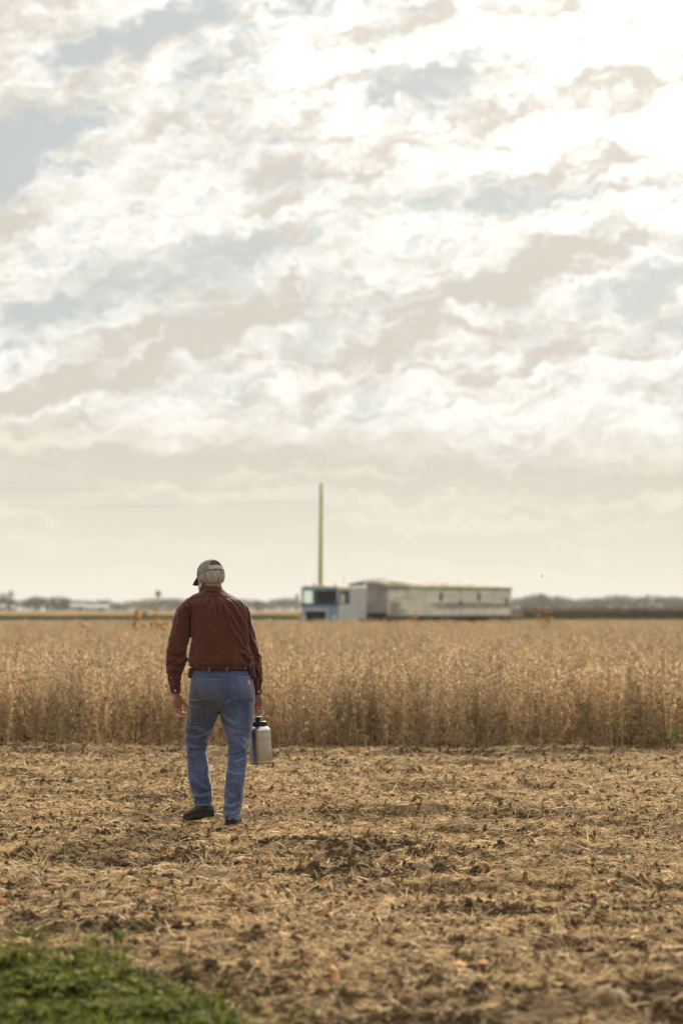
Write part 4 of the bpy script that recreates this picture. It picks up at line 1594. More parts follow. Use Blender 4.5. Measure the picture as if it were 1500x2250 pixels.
for _ in range(2900):
    az = R(random.uniform(-113, 113))
    zlow = -.066 + .034 * (abs(az) / R(112)) ** 2 + random.gauss(0, .0035)
    z0 = random.uniform(-.004, .018) if random.random() < 0.75 else random.uniform(-.03, .0)
    g0 = random.uniform(.008, .014)
    drift = random.gauss(0, .05)
    pts = []
    for i in range(5):
        s = i / 4
        pts.append(head_r(az + drift * s, z0 + (zlow - z0) * s, g0 * (1 - .35 * s) + .004 * math.sin(s * 3) + random.gauss(0, .0006)))
    strand(pts, random.uniform(.0007, .0015), min(1.0, max(.02, random.gauss(.52, .24))))
hair = np_mesh('hair', np.array([tuple(p) for p in hv]), quads=np.array(hf), mat=hair_m, attrs={'tone': np.array(ht)}, smooth=True)
link(bpy.data.objects.new('hair', hair), man)

hv, hf, ht = [], [], []
for _ in range(1900):
    a = R(random.uniform(-108, 108))           # from the chin's middle round to the ears
    z0 = -.045 - .05 * math.cos(a) * random.uniform(.2, 1.0) + random.uniform(-.01, .014)
    rx, ry = .058 + .006 * abs(math.sin(a)), .066
    p = Vector((rx * math.sin(a), .024 + ry * math.cos(a), z0))
    L = random.uniform(.030, .060) * (0.55 + 0.6 * max(0, math.cos(a)))
    out_ = Vector((p.x, p.y - .02, 0)).normalized()
    pts = [p + out_ * (.002 + .012 * math.sin(s * 2.2)) + Vector((random.gauss(0, .001), .010 * s, -L * s)) for s in (0, .33, .66, 1)]
    strand(pts, random.uniform(.0016, .0030), min(1, max(.5, random.gauss(.90, .10))))
beard = np_mesh('beard', np.array([tuple(p) for p in hv]), quads=np.array(hf), mat=hair_m, attrs={'tone': np.array(ht)}, smooth=True)
beard_o = link(bpy.data.objects.new('beard', beard), man)
bm2 = MB().ellipsoid(HM @ Vector((0, .042, -.086)), (.056, .052, .046), 20, 12, HM.to_3x3()).build('beard_mass', hair_m, beard_o, True)
at_ = bm2.data.attributes.new('tone', 'FLOAT', 'POINT')
at_.data.foreach_set('value', np.full(len(bm2.data.vertices), .86, np.float32))

# ---- cap
cap_m = material('cap_cloth', (0.33, 0.285, 0.28), 0.9, 0.2, 34.0, 5, dark=(0.19, 0.17, 0.155), bump=0.0006, bscale=500)
cap_plain = material('cap_strap', (0.46, 0.46, 0.44), 0.6, 0.08, 40.0)
brim_m = material('cap_brim', (0.055, 0.050, 0.115), 0.8, 0.2, 30.0)
dark_thread = material('dark_band', (0.045, 0.04, 0.038), 0.9, 0.2, 40.0)
NA, NT = 144, 44
cv, cf = [], []


def cap_pt(az, t, grow=0.0):
    """az from the back (radians), t from 0 at the rim to 1 at the crown's middle."""
    el = t * math.pi / 2
    c_, s_ = math.cos(el) ** 0.80, math.sin(el) ** 0.92
    rx, ry, rz = .0880 + grow, .1120 + grow, .1000 + grow
    seam = 1 - 0.010 * math.exp(-((((az + math.pi / 6) % (math.pi / 3)) - math.pi / 6) / .05) ** 2) * (1 - t)
    front = 0.008 * max(0, -math.cos(az)) * math.sin(min(1, t * 1.6) * math.pi)
    return Vector((rx * c_ * math.sin(az) * seam, (-ry * c_ * math.cos(az)) * seam - .004 + front, .008 + rz * s_ + .006 * max(0, -math.cos(az)) * (1 - t)))


for i in range(NT + 1):
    for j in range(NA):
        cv.append(HM @ cap_pt(2 * math.pi * j / NA, i / NT * 0.985))
for i in range(NT):
    for j in range(NA):
        k = (j + 1) % NA
        az = ((j + 0.5) / NA * 2 * math.pi + math.pi) % (2 * math.pi) - math.pi
        t = (i + 0.5) / NT
        hole = (abs(az) / .50) ** 2 + (max(0, t - .19) / .34) ** 2 < 1 and t > .03
        if hole:
            continue
        cf.append((i * NA + j, i * NA + k, (i + 1) * NA + k, (i + 1) * NA + j))
cf.append(tuple(NT * NA + j for j in range(NA)))
cap = MB().add(cv, cf).build('cap', cap_m, man, True)
md = cap.modifiers.new('cloth', 'SOLIDIFY')
md.thickness = .003
md.offset = -1
sv, sf = [], []
for i in range(19):
    az = -.62 + 1.24 * i / 18
    for t, g in ((.035, .0022), (.19, .0022), (.19, -.0006), (.035, -.0006)):
        sv.append(HM @ cap_pt(az, t, g))
for i in range(18):
    for j in range(4):
        sf.append((i * 4 + j, i * 4 + (j + 1) % 4, (i + 1) * 4 + (j + 1) % 4, (i + 1) * 4 + j))
MB().add(sv, sf).build('strap', cap_plain, cap)
sv, sf = [], []
for i in range(NA):
    az = 2 * math.pi * i / NA
    for t, dz_, g in ((0, -.0022, .0022), (.012, 0, .0024), (.012, 0, -.002), (0, -.0022, -.002)):
        sv.append(HM @ (cap_pt(az, t, g) + Vector((0, 0, dz_))))
for i in range(NA):
    for j in range(4):
        i2 = (i + 1) % NA
        sf.append((i * 4 + j, i * 4 + (j + 1) % 4, i2 * 4 + (j + 1) % 4, i2 * 4 + j))
MB().add(sv, sf).build('rim_band', dark_thread, cap)
MB().ellipsoid(HM @ Vector((0, -.004, .108)), (.008, .008, .005), 10, 6, HM.to_3x3()).build('top_button', cap_m, cap, True)
sv, sf = [], []
for i in range(25):
    a = -1.05 + 2.1 * i / 24
    p0 = cap_pt(math.pi + a, 0.02, -.002)
    reach = .080 * math.cos(a * 0.86) ** 0.6 + .004
    for j in range(7):
        f = j / 6
        p = p0 + Vector((math.sin(a) * .014 * f * -1, reach * f, -.010 * f - .018 * (a / 1.05) ** 2 * f - .010 * f * f))
        sv.append(HM @ p)
for i in range(24):
    for j in range(6):
        sf.append((i * 7 + j, i * 7 + j + 1, (i + 1) * 7 + j + 1, (i + 1) * 7 + j))
brim = MB().add(sv, sf).build('brim', brim_m, cap, True)
md = brim.modifiers.new('board', 'SOLIDIFY')
md.thickness = .004

# ---- shirt
shirt_m = bpy.data.materials.new('checked_shirt')
shirt_m.use_nodes = True
t_ = shirt_m.node_tree
t_.nodes.clear()
k_ = NB(t_)
cu = k_.n('ShaderNodeAttribute', attribute_name='weft').outputs['Fac']
cw = k_.n('ShaderNodeAttribute', attribute_name='warp').outputs['Fac']


def stripe(x, period, duty):
    f = k_.m('FRACT', k_.m('DIVIDE', x, period))
    d = k_.m('ABSOLUTE', k_.m('SUBTRACT', f, 0.5))
    return k_.sstep(d, duty * 0.5 - 0.06, duty * 0.5 + 0.06, 1.0, 0.0)


s1 = stripe(cu, 0.0155, 0.42)
s2 = stripe(cw, 0.0155, 0.42)
oc = k_.n('ShaderNodeTexCoord').outputs['Object']
fd = k_.noise(oc, 7.0, 5, 0.6)
red = k_.mix(k_.sstep(fd, 0.3, 0.7), (0.118, 0.036, 0.021), (0.152, 0.049, 0.029))
c_ = k_.mix(k_.m('MULTIPLY', s1, 0.42), red, (0.050, 0.024, 0.026))
c_ = k_.mix(k_.m('MULTIPLY', s2, 0.42), c_, (0.050, 0.024, 0.026))
p_ = k_.n('ShaderNodeBsdfPrincipled')
t_.links.new(c_, p_.inputs['Base Color'])
p_.inputs['Roughness'].default_value = 0.85
p_.inputs['Specular IOR Level'].default_value = 0.2
p_.inputs['Sheen Weight'].default_value = 0.45
p_.inputs['Sheen Roughness'].default_value = 0.4
bp_ = k_.n('ShaderNodeBump')
bp_.inputs['Distance'].default_value = 0.0012
t_.links.new(k_.noise(oc, 90.0, 4, 0.6), bp_.inputs['Height'])
t_.links.new(bp_.outputs[0], p_.inputs['Normal'])
o_ = k_.n('ShaderNodeOutputMaterial')
t_.links.new(p_.outputs[0], o_.inputs['Surface'])

sm = MB()
loft(sm, dense(TORSO, 4), 48, 2.25)
limb(sm, SLEEVE_L, 24)
limb(sm, SLEEVE_R, 24)
sme, sv_, sn = remeshed(sm, 0.0048, 3)
px_, py_ = to_px(sv_)
back = np.clip(-sn[:, 1] * 1.8 + 0.15, 0, 1)
seam_l = np.interp(py_, [1310, 1322, 1340, 1372, 1410, 1420], [404, 412, 421, 423, 421, 416])
seam_r = np.interp(py_, [1310, 1322, 1350, 1390, 1418, 1455], [524, 536, 543.5, 545, 547.5, 557])
onL = (px_ < seam_l) & (py_ > 1312)
onR = ((px_ > seam_r) & (py_ > 1312)) | (py_ > 1478) & (px_ > 500)
d = np.zeros(len(sv_))
tors = (~onL & ~onR)
# back yoke, pleat and the long pulls towards the right hip
for line, w, a, tp in (
        (z1((400, 566), (470, 540), (560, 524), (700, 518), (850, 526), (962, 574)), 1.4, -.0035, False),
        (z1((640, 545), (655, 640), (690, 760)), 3.2, .0065, True), (z1((665, 525), (682, 620), (702, 740)), 2.2, -.0075, True), (z1((706, 525), (728, 640), (742, 770)), 3.0, .0065, True),
        (z1((725, 530), (772, 660), (812, 800), (870, 900), (945, 950)), 2.6, .0085, True), (z1((745, 610), (790, 760), (845, 905)), 2.6, -.006, True),
        (z1((795, 535), (880, 650), (960, 780), (1004, 860)), 2.4, .0075, True), (z1((780, 580), (860, 700), (940, 830), (1000, 930)), 2.8, -.0055, True),
        (z1((825, 690), (890, 820), (960, 930), (1010, 1060)), 2.2, .0075, True), (z1((905, 810), (965, 905), (1000, 990)), 2.4, -.005, True),
        (z1((860, 900), (930, 990), (1000, 1090), (1050, 1180)), 2.6, .008, True), (z1((940, 1080), (980, 1140), (1050, 1190)), 3.0, .014, True), (z1((930, 1110), (985, 1180), (1040, 1215)), 2.4, -.008, True),
        (z1((430, 620), (450, 800), (440, 980)), 2.6, .005, True), (z1((460, 640), (480, 860)), 3.0, -.003, True), (z1((430, 1080), (560, 1150), (700, 1160)), 3.2, .003, True),
        (z1((420, 1150), (520, 1215), (700, 1225)), 3.0, .004, True), (z1((640, 1060), (760, 1110), (900, 1120)), 3.0, .003, True), (z1((560, 700), (600, 900), (590, 1050)), 4.0, -.002, True),
        (z1((520, 560), (600, 640), (650, 760)), 2.6, .004, True), (z1((560, 440), (470, 500), (380, 575)), 2.0, .003, True)):
    d += 1.7 * crease(px_, py_, line, w, a, tp) * tors * back
# generic small wrinkles, and a soft roll of cloth over the belt
ang_ = np.arctan2(sv_[:, 0], -(sv_[:, 1] - .02))
d += tors * ((vnoise(ang_ * 5 + py_ * .012, py_ * .055, 51) - .5) * .010 + (vnoise(ang_ * 13, py_ * .05 + ang_ * 2.0, 52) - .5) * .0065 + (vnoise(ang_ * 24, py_ * .10 - ang_ * 3, 53) - .5) * .003)
d += tors * np.clip((py_ - 1440) / 20, 0, 1) * (vnoise(ang_ * 9, py_ * .03, 54) - .4) * .010
# sleeves: seams, long drapes above and bunched folds round the elbow
for lst, mask in (
        ([(z1((404, 566), (430, 660), (438, 800), (428, 980)), 2.0, -.010, False), (z1((350, 610), (390, 700), (420, 800)), 2.6, -.009, True), (z1((300, 660), (288, 780), (270, 880)), 2.4, .007, True),
          (z1((330, 600), (320, 720), (300, 860)), 2.6, .006, True), (z1((375, 600), (385, 680), (415, 740)), 2.6, .007, True),
          (z1((390, 1150), (330, 1190), (260, 1195)), 2.2, .007, True), (z1((360, 1210), (300, 1225), (220, 1215)), 2.2, -.007, True), (z1((352, 1240), (290, 1270), (210, 1260)), 2.2, .006, True),
          (z1((385, 1020), (330, 1080), (270, 1100)), 2.6, .005, True), (z1((385, 1100), (310, 1140), (220, 1130)), 2.4, -.006, True), (z1((330, 1340), (270, 1350), (200, 1330)), 2.0, .005, True),
          (z1((320, 1400), (260, 1420), (215, 1400)), 1.8, .005, True), (z1((215, 1400), (230, 1450), (232, 1480)), 1.6, -.006, True)], onL),
        ([(z1((965, 575), (1000, 700), (1006, 870), (1030, 1040), (1056, 1180)), 2.0, -.010, False), (z1((985, 600), (1025, 720), (1035, 860)), 2.0, .006, True),
          (z1((1010, 880), (1060, 990), (1090, 1100)), 2.2, .008, True), (z1((1030, 1020), (1075, 1110), (1110, 1220)), 2.2, -.007, True), (z1((1060, 960), (1105, 1080), (1130, 1200)), 2.0, .006, True),
          (z1((1050, 1180), (1090, 1260), (1140, 1330)), 2.2, .008, True), (z1((1075, 1230), (1100, 1330), (1120, 1400)), 2.2, -.006, True), (z1((1150, 1330), (1110, 1380), (1090, 1440)), 2.0, .006, True)], onR)):
    for line, w, a, tp in lst:
        d += 1.5 * crease(px_, py_, line, w, a, tp) * mask
for mask, ax_, sd_ in ((onL, SLEEVE_L, 61), (onR, SLEEVE_R, 65)):
    cx_ = np.interp(py_, [p[1] for p in ax_], [p[0] for p in ax_])
    cy_ = np.interp(py_, [p[1] for p in ax_], [p[2] for p in ax_])
    aa = np.arctan2((px_ - cx_) * U, -(sv_[:, 1] - cy_))
    elb = np.exp(-((py_ - 1462) / 30) ** 2) + 0.7 * np.exp(-((py_ - 1506) / 14) ** 2) + 0.30
    d += mask * elb * ((vnoise(aa * 1.6 + 3, py_ * .13 + aa * .9, sd_) - .5) * .016 + (vnoise(aa * 3 + 7, py_ * .22 - aa * 1.2, sd_ + 1) - .5) * .008)
    d += mask * crease(px_, py_, [(360, 1507), (600, 1507)], 1.2, -.004, False)
sv2 = sv_ + sn * d[:, None]
set_co(sme, sv2)
sme.materials.clear()
sme.materials.append(shirt_m)
wf = np.where(tors, sv_[:, 0], 0)
wp_ = sv_[:, 2].copy()
for mask, ax_, slope in ((onL, SLEEVE_L, 0.16), (onR, SLEEVE_R, -0.2)):
    cx_ = np.interp(py_, [p[1] for p in ax_], [p[0] for p in ax_])
    cy_ = np.interp(py_, [p[1] for p in ax_], [p[2] for p in ax_])
    wf = np.where(mask, (px_ - cx_) * U + 0.4 * (sv_[:, 1] - cy_), wf)
    wp_ = np.where(mask, sv_[:, 2] + slope * 0.15 * (px_ - cx_) * U, wp_)
for nm, a in (('weft', wf), ('warp', wp_)):
    at_ = sme.attributes.new(nm, 'FLOAT', 'POINT')
    at_.data.foreach_set('value', a.astype(np.float32))
sme.name = 'shirt'
shirt = link(bpy.data.objects.new('shirt', sme), man)
# collar: a band folded down over itself
rg = []
for (py, hw, hd, dy) in ((1302, 19.5, .064, .066), (1290, 18.2, .058, .075), (1286.5, 18.0, .057, .078), (1286, 19.2, .060, .078), (1288.5, 20.5, .066, .076), (1296, 22.6, .074, .070), (1300.5, 24.2, .080, .066), (1301, 23.0, .076, .066)):
    ring = []
    for j in range(40):
        a = 2 * math.pi * j / 40
        drop = 0.020 * max(0, math.sin(a)) ** 1.5
        c = W(468.5, py, dy)
        ring.append(Vector((c.x + hw * U * math.cos(a), c.y + hd * math.sin(a), c.z - drop - 0.006 * math.cos(a))))
    rg.append(ring)
cm = MB().rings(rg, caps=False)
c_o = cm.build('collar', shirt_m, shirt, True)
for nm, fn in (('weft', lambda p: math.atan2(p[0], -(p[1] - .07)) * .065), ('warp', lambda p: p[2])):
    at_ = c_o.data.attributes.new(nm, 'FLOAT', 'POINT')
    at_.data.foreach_set('value', np.array([fn(v.co) for v in c_o.data.vertices], np.float32))

bone = material('button', (0.72, 0.69, 0.62), 0.35, 0.05, 30.0)


def caster(me):
    bm_ = bmesh.new()
    bm_.from_mesh(me)
    t = BVHTree.FromBMesh(bm_)
    bm_.free()

    def hit(px, py):
        eye = Vector((-XP, -PD, CAM_H))
        d_ = (W(px, py, 0) - eye).normalized()
        p, n, _, _ = t.ray_cast(eye, d_)
        if p is None:
            p, n, _, _ = t.find_nearest(W(px, py, 0))
        if n.dot(d_) > 0:
            n = -n
        return p, n
    return hit


hit_s = caster(sme)
for (bx, by) in ((385, 1517.5), (567.5, 1519.5), (376.5, 1489)):
    p, n = hit_s(bx, by)
    q = n.to_track_quat('Z', 'Y').to_matrix().to_4x4()
    r_ = .0062 if by > 1500 else .004
    MB().lathe([(r_ * .9, 0), (r_, .001), (r_, .002), (r_ * .8, .0032), (r_ * .45, .0022)], 12, Matrix.Translation(p + n * .0005) @ q).build('button', bone, shirt, True)

# ---- jeans
jean_m = bpy.data.materials.new('worn_denim')
jean_m.use_nodes = True
t_ = jean_m.node_tree
t_.nodes.clear()
k_ = NB(t_)
oc = k_.n('ShaderNodeTexCoord').outputs['Object']
fd = k_.noise(oc, 6.0, 6, 0.62)
st_ = k_.noise(k_.mapping(oc, scale=(160, 160, 14)), 1.0, 3, 0.6)
wear = k_.n('ShaderNodeAttribute', attribute_name='wear').outputs['Fac']
soilf = k_.n('ShaderNodeAttribute', attribute_name='grime').outputs['Fac']
c_ = k_.mix(k_.sstep(fd, 0.28, 0.72), (0.024, 0.041, 0.115), (0.056, 0.091, 0.222))
c_ = k_.mix(k_.m('MULTIPLY', wear, 0.9, clamp=True), c_, (0.25, 0.315, 0.47))
c_ = k_.mix(k_.m('MULTIPLY', k_.m('SUBTRACT', st_, 0.42, clamp=True), 0.9), c_, (0.20, 0.24, 0.33))
c_ = k_.mix(k_.m('MULTIPLY', soilf, k_.sstep(fd, 0.2, 0.75, 0.45, 1.0), clamp=True), c_, (0.085, 0.074, 0.062))
p_ = k_.n('ShaderNodeBsdfPrincipled')
t_.links.new(c_, p_.inputs['Base Color'])
p_.inputs['Roughness'].default_value = 0.9
p_.inputs['Specular IOR Level'].default_value = 0.15
p_.inputs['Sheen Weight'].default_value = 0.5
bp_ = k_.n('ShaderNodeBump')
bp_.inputs['Distance'].default_value = 0.0012
t_.links.new(k_.noise(oc, 130.0, 4, 0.65), bp_.inputs['Height'])
t_.links.new(bp_.outputs[0], p_.inputs['Normal'])
o_ = k_.n('ShaderNodeOutputMaterial')
t_.links.new(p_.outputs[0], o_.inputs['Surface'])

jm = MB()
loft(jm, dense(PELVIS, 4), 44, 2.3)
loft(jm, dense(LEG_L, 4), 32, 2.15)
loft(jm, dense(LEG_R, 4), 32, 2.15)
jme, jv, jn = remeshed(jm, 0.0048, 3)
px_, py_ = to_px(jv)
back = np.clip(-jn[:, 1] * 1.8 + 0.25, 0, 1)
d = np.zeros(len(jv))
split = np.interp(py_, [1500, 1568, 1650, 1800], [483, 482, 478, 478])
L_, R_ = px_ < split, px_ >= split
for line, w, a, tp in (
        (z2((800, 170), (806, 300), (800, 420), (770, 520), (712, 630)), 1.6, -.007, False),
        (z2((690, 500), (620, 560), (560, 640)), 4.0, .004, True), (z2((790, 470), (900, 500), (1080, 505)), 2.2, -.006, True), (z2((740, 560), (800, 500), (900, 470)), 2.6, .005, True),
        (z2((720, 640), (760, 720), (830, 790), (940, 825), (1060, 830)), 2.6, -.006, True), (z2((730, 610), (800, 700), (900, 770)), 3.0, .005, True),
        (z2((345, 800), (450, 790), (560, 830)), 2.4, .006, True), (z2((345, 830), (440, 850), (560, 880)), 2.2, -.006, True), (z2((350, 880), (450, 900), (560, 860), (640, 800)), 2.4, .007, True),
        (z2((345, 930), (430, 965), (520, 985), (585, 945)), 2.2, -.007, True), (z2((355, 975), (440, 1010), (560, 985)), 2.4, .007, True), (z2((360, 1030), (460, 1050), (560, 1040)), 2.2, -.005, True),
        (z2((545, 1060), (565, 1160), (540, 1260)), 2.6, .006, True), (z2((590, 1180), (570, 1300), (600, 1420)), 2.6, .005, True), (z2((560, 1130), (550, 1250), (570, 1400)), 2.2, -.005, True),
        (z2((400, 1300), (480, 1400), (600, 1480)), 2.8, .004, True), (z2((440, 1460), (540, 1500), (630, 1480)), 2.2, -.006, True), (z2((430, 1540), (530, 1540), (630, 1500)), 2.2, .006, True),
        (z2((430, 1580), (530, 1590), (635, 1560)), 2.0, -.005, True), (z2((430, 1520), (450, 1570), (440, 1640)), 2.0, .006, True),
        (z2((960, 900), (1000, 960), (990, 1080)), 2.2, .007, True), (z2((830, 900), (940, 960), (1010, 1060)), 2.8, .004, True), (z2((810, 1100), (900, 1090), (1010, 1040)), 2.2, -.006, True),
        (z2((810, 1150), (900, 1170), (1010, 1120)), 2.2, .006, True), (z2((800, 1200), (900, 1240), (1000, 1220)), 2.2, -.005, True), (z2((790, 1260), (880, 1310), (990, 1300)), 2.2, .004, True),
        (z2((970, 1420), (940, 1520), (930, 1620)), 2.4, .007, True), (z2((900, 1440), (930, 1540), (900, 1640)), 2.6, -.005, True), (z2((780, 1480), (850, 1540), (930, 1560)), 2.4, .004, True),
        (z2((760, 1640), (840, 1660), (950, 1600)), 2.2, .006, True), (z2((755, 1690), (850, 1700), (945, 1650)), 2.0, -.006, True), (z2((750, 1730), (850, 1740), (945, 1700)), 2.0, .006, True)):
    cr_ = crease(px_, py_, line, w, a, tp)
    cx0 = np.mean([p[0] for p in line])
    own = np.ones(len(jv)) if min(p[1] for p in line) < 1545 else (L_ if cx0 < 478 else R_)
    d += 1.4 * cr_ * back * own
for mask, rows, sd_ in ((L_, LEG_L, 71), (R_, LEG_R, 75)):
    cx_ = np.interp(py_, [r[0] for r in rows], [(r[1] + r[2]) / 2 for r in rows])
    cy_ = np.interp(py_, [r[0] for r in rows], [r[3] for r in rows])
    aa = np.arctan2((px_ - cx_) * U, -(jv[:, 1] - cy_))
    z_ = .30 + np.exp(-((py_ - 1645) / 34) ** 2) * .65 + np.clip((py_ - 1725) / 30, 0, 1) * .55
    legm = mask * np.clip((py_ - 1560) / 20, 0, 1)
    d += legm * z_ * ((vnoise(aa * 1.5 + 3, py_ * .085 + aa * 1.3 + np.sin(py_ * .05) * .6, sd_) - .5) * .010 + (vnoise(aa * 3.2 + 7, py_ * .19 - aa, sd_ + 1) - .5) * .009)
d += (vnoise(px_ * .09, py_ * .11, 79) - .5) * .004
set_co(jme, jv + jn * d[:, None])
jme.materials.clear()
jme.materials.append(jean_m)
g = lambda cx, cy, rx, ry: np.exp(-(((px_ - cx) / rx) ** 2 + ((py_ - cy) / ry) ** 2))
wear = g(455, 1510, 22, 18) * .35 + g(538, 1512, 18, 16) * .35 + g(520, 1600, 26, 40) * .30 + g(440, 1680, 22, 40) * .25 + g(520, 1700, 18, 40) * .2 + np.clip(d / .010, 0, 1) * .55
wear += np.clip((py_ - 1755) / 40, 0, 1) * .25
grime = (g(432, 1560, 24, 44) * .95 + g(452, 1525, 26, 22) * .75 + g(470, 1550, 14, 30) * .55 + g(512, 1745, 14, 18) * .10) * (jn[:, 1] < .4)
for nm, a in (('wear', wear), ('grime', grime)):
    at_ = jme.attributes.new(nm, 'FLOAT', 'POINT')
    at_.data.foreach_set('value', np.clip(a, 0, 1).astype(np.float32))
jme.name = 'jeans'
jeans = link(bpy.data.objects.new('jeans', jme), man)
hit_j = caster(jme)
thread = material('pale_thread', (0.24, 0.215, 0.19), 0.8, 0.2, 60.0)


def patch(name, quad, m, nu=12, nv=12, th=.0030, round_=.10, wr=0.0, gr=0.0):
    """A sewn-on piece that follows the cloth inside four photograph corners (tl, tr, br, bl)."""
    tl, tr, br, bl = [np.array(q, float) for q in quad]
    vs, fs = [], []
    for lay in (th, -.0015):
        for i in range(nv + 1):
            v_ = i / nv
            nar = round_ * max(0, (v_ - .78) / .22) ** 2
            for j in range(nu + 1):
                u_ = nar + (1 - 2 * nar) * j / nu
                q = (tl * (1 - u_) + tr * u_) * (1 - v_) + (bl * (1 - u_) + br * u_) * v_
                p, n = hit_j(q[0], q[1])
                vs.append(p + n * lay)
    k = (nu + 1) * (nv + 1)
    w_ = nu + 1
    for i in range(nv):
        for j in range(nu):
            a = i * w_ + j
            fs.append((a, a + w_, a + w_ + 1, a + 1))
            fs.append((k + a, k + a + 1, k + a + w_ + 1, k + a + w_))
    rim = [j for j in range(w_)] + [i * w_ + nu for i in range(1, nv + 1)] + [nv * w_ + j for j in range(nu - 1, -1, -1)] + [i * w_ for i in range(nv - 1, 0, -1)]
    for a, c in zip(rim, rim[1:] + rim[:1]):
        fs.append((a, c, c + k, a + k))
    o = MB().add(vs, fs).build(name, m, jeans, True)
    if m is jean_m:
        for nm, val in (('wear', wr), ('grime', gr)):
            at_ = o.data.attributes.new(nm, 'FLOAT', 'POINT')
            at_.data.foreach_set('value', np.full(len(o.data.vertices), val, np.float32))
    return o


def stitches(parent, lines, r=.0010, lift=.0034, dash=None):
    mb = MB()
    for line in lines:
        pts = []
        for (x0, y0), (x1, y1) in zip(line[:-1], line[1:]):
            n = max(2, int(math.hypot(x1 - x0, y1 - y0) / 2.2))
            for i in range(n):
                p, nrm = hit_j(x0 + (x1 - x0) * i / n, y0 + (y1 - y0) * i / n)
                pts.append(p + nrm * lift)
        p, nrm = hit_j(*line[-1])
        pts.append(p + nrm * lift)
        if dash:
            for i in range(0, len(pts) - 1, 2):
                mb.tube([pts[i], pts[i + 1]], r, 5)
        else:
            mb.tube(pts, r, 5)
    return mb.build('stitching', thread, parent)


lp = patch('back_pocket', z2((464, 248), (720, 258), (712, 492), (500, 490)), jean_m, wr=.18, gr=.35)
stitches(lp, [z2((468, 258), (716, 268)), z2((482, 384), (600, 396), (714, 390)), z2((466, 250), (490, 420), (504, 484), (560, 490), (690, 490), (712, 478), (718, 262))])
rp = patch('back_pocket', z2((916, 236), (1040, 228), (1078, 470), (934, 484)), jean_m, wr=.22)
stitches(rp, [z2((918, 246), (1044, 238)), z2((928, 376), (1064, 370)), z2((918, 238), (924, 380), (938, 478), (1000, 484), (1070, 466))])
cp_ = patch('thigh_pocket', z2((392, 548), (516, 572), (512, 752), (384, 742)), jean_m, 10, 12, gr=.75)
stitches(cp_, [z2((396, 558), (512, 582)), z2((512, 576), (508, 748), (392, 740))])
rs = patch('side_pocket', z2((1034, 506), (1086, 500), (1080, 826), (1026, 826)), jean_m, 6, 16, wr=.30, round_=.02)
stitches(rs, [z2((1036, 508), (1028, 824)), z2((1064, 505), (1054, 820)), z2((1030, 822), (1078, 822))], dash=True)
hl = patch('hammer_loop', z2((386, 478), (494, 488), (494, 502), (386, 506)), jean_m, 10, 2, th=.006, round_=0, wr=.35, gr=.2)
stitches(jeans, [z2((804, 172), (810, 300), (804, 420), (776, 520)), z2((428, 1628), (530, 1648), (634, 1634)), z2((760, 1798), (850, 1808), (936, 1798)), z2((446, 218), (640, 214), (800, 214), (1030, 204))], lift=.0012, r=.0011)
patch('frayed_hem', z2((428, 1634), (634, 1636), (634, 1648), (430, 1646)), jean_m, 14, 2, th=.002, round_=0, wr=.55)
patch('frayed_hem', z2((758, 1798), (936, 1794), (934, 1808), (764, 1812)), jean_m, 14, 2, th=.002, round_=0, wr=.55)
# maker's patch on the right pocket: tan square with a pale looping mark
tan_m = material('tan_label', (0.42, 0.22, 0.085), 0.7, 0.10, 60.0)
pale_m = material('label_mark', (0.80, 0.74, 0.62), 0.7, 0.05, 60.0)
lb = patch('maker_label', z2((1014, 278), (1043, 276), (1046, 326), (1018, 328)), tan_m, 4, 4, th=.0058, round_=0)
mk = MB()
for cl in (z2((1038, 292), (1030, 285), (1022, 294), (1021, 306), (1028, 314), (1037, 309)), z2((1038, 309), (1033, 300), (1028, 304))):
    pts = []
    for q in cl:
        p, nrm = hit_j(*q)
        pts.append(p + nrm * .0066)
    mk.tube(pts, .0015, 6)
mk.build('label_mark', pale_m, lb)

# belt, loops and what hangs on it
belt_m = material('belt_leather', (0.060, 0.026, 0.015), 0.5, 0.25, 20.0)
steel_b = material('buckle_steel', (0.6, 0.6, 0.58), 0.3, 0.05, 20.0, metal=1.0)
rg = []
for (py, g_) in ((1461, 0.4), (1461, 1.8), (1473, 2.2), (1473, .4)):
    xl, xr = 424.8 - g_, 549.2 + g_
    c = W((xl + xr) / 2, py, .016)
    ring = []
    for j in range(48):
        a = 2 * math.pi * j / 48
        ca, sa = math.cos(a), math.sin(a)
        ring.append(Vector((c.x + (xr - xl) / 2 * U * math.copysign(abs(ca) ** (2 / 2.3), ca), c.y + (.1235 + g_ * U) * math.copysign(abs(sa) ** (2 / 2.3), sa), c.z - .012 * (ca < 2) * 0)))
    rg.append(ring)
rg.append(rg[0])
belt = MB().rings(rg, caps=False).build('belt', belt_m, man, True)
bf = W(487, 1468, .016)
MB().box((bf.x, .016 + .132, bf.z), (.06, .008, .044)).build('buckle', steel_b, belt, bevel=.003)
for q in (z2((592, 130), (612, 130), (612, 182), (592, 182)), z2((778, 128), (802, 128), (802, 172), (778, 172)), z2((970, 118), (992, 116), (996, 158), (974, 160))):
    patch('belt_loop', q, jean_m, 3, 6, th=.0125, round_=0, wr=.45)
black_l = material('black_leather', (0.014, 0.013, 0.013), 0.4, 0.3, 30.0)
wood_r = material('knife_handle', (0.14, 0.04, 0.022), 0.4, 0.2, 40.0)
pp_ = MB()
c = W(421.5, 1479, .0)
pp_.box((c.x, c.y, c.z), (.036, .085, .070), Matrix.Rotation(R(6), 3, 'Y'))
pouch = pp_.build('belt_pouch', black_l, belt, bevel=.008)
c2 = W(416.5, 1470, -.02)
MB().tube([c2 + Vector((-.002, -.01, .004)), c2 + Vector((-.010, -.012, -.016)), c2 + Vector((-.004, -.012, -.05))], .0045, 8).build('clip', steel_b, pouch, True)
c = W(552.5, 1475, -.03)
hm_ = MB()
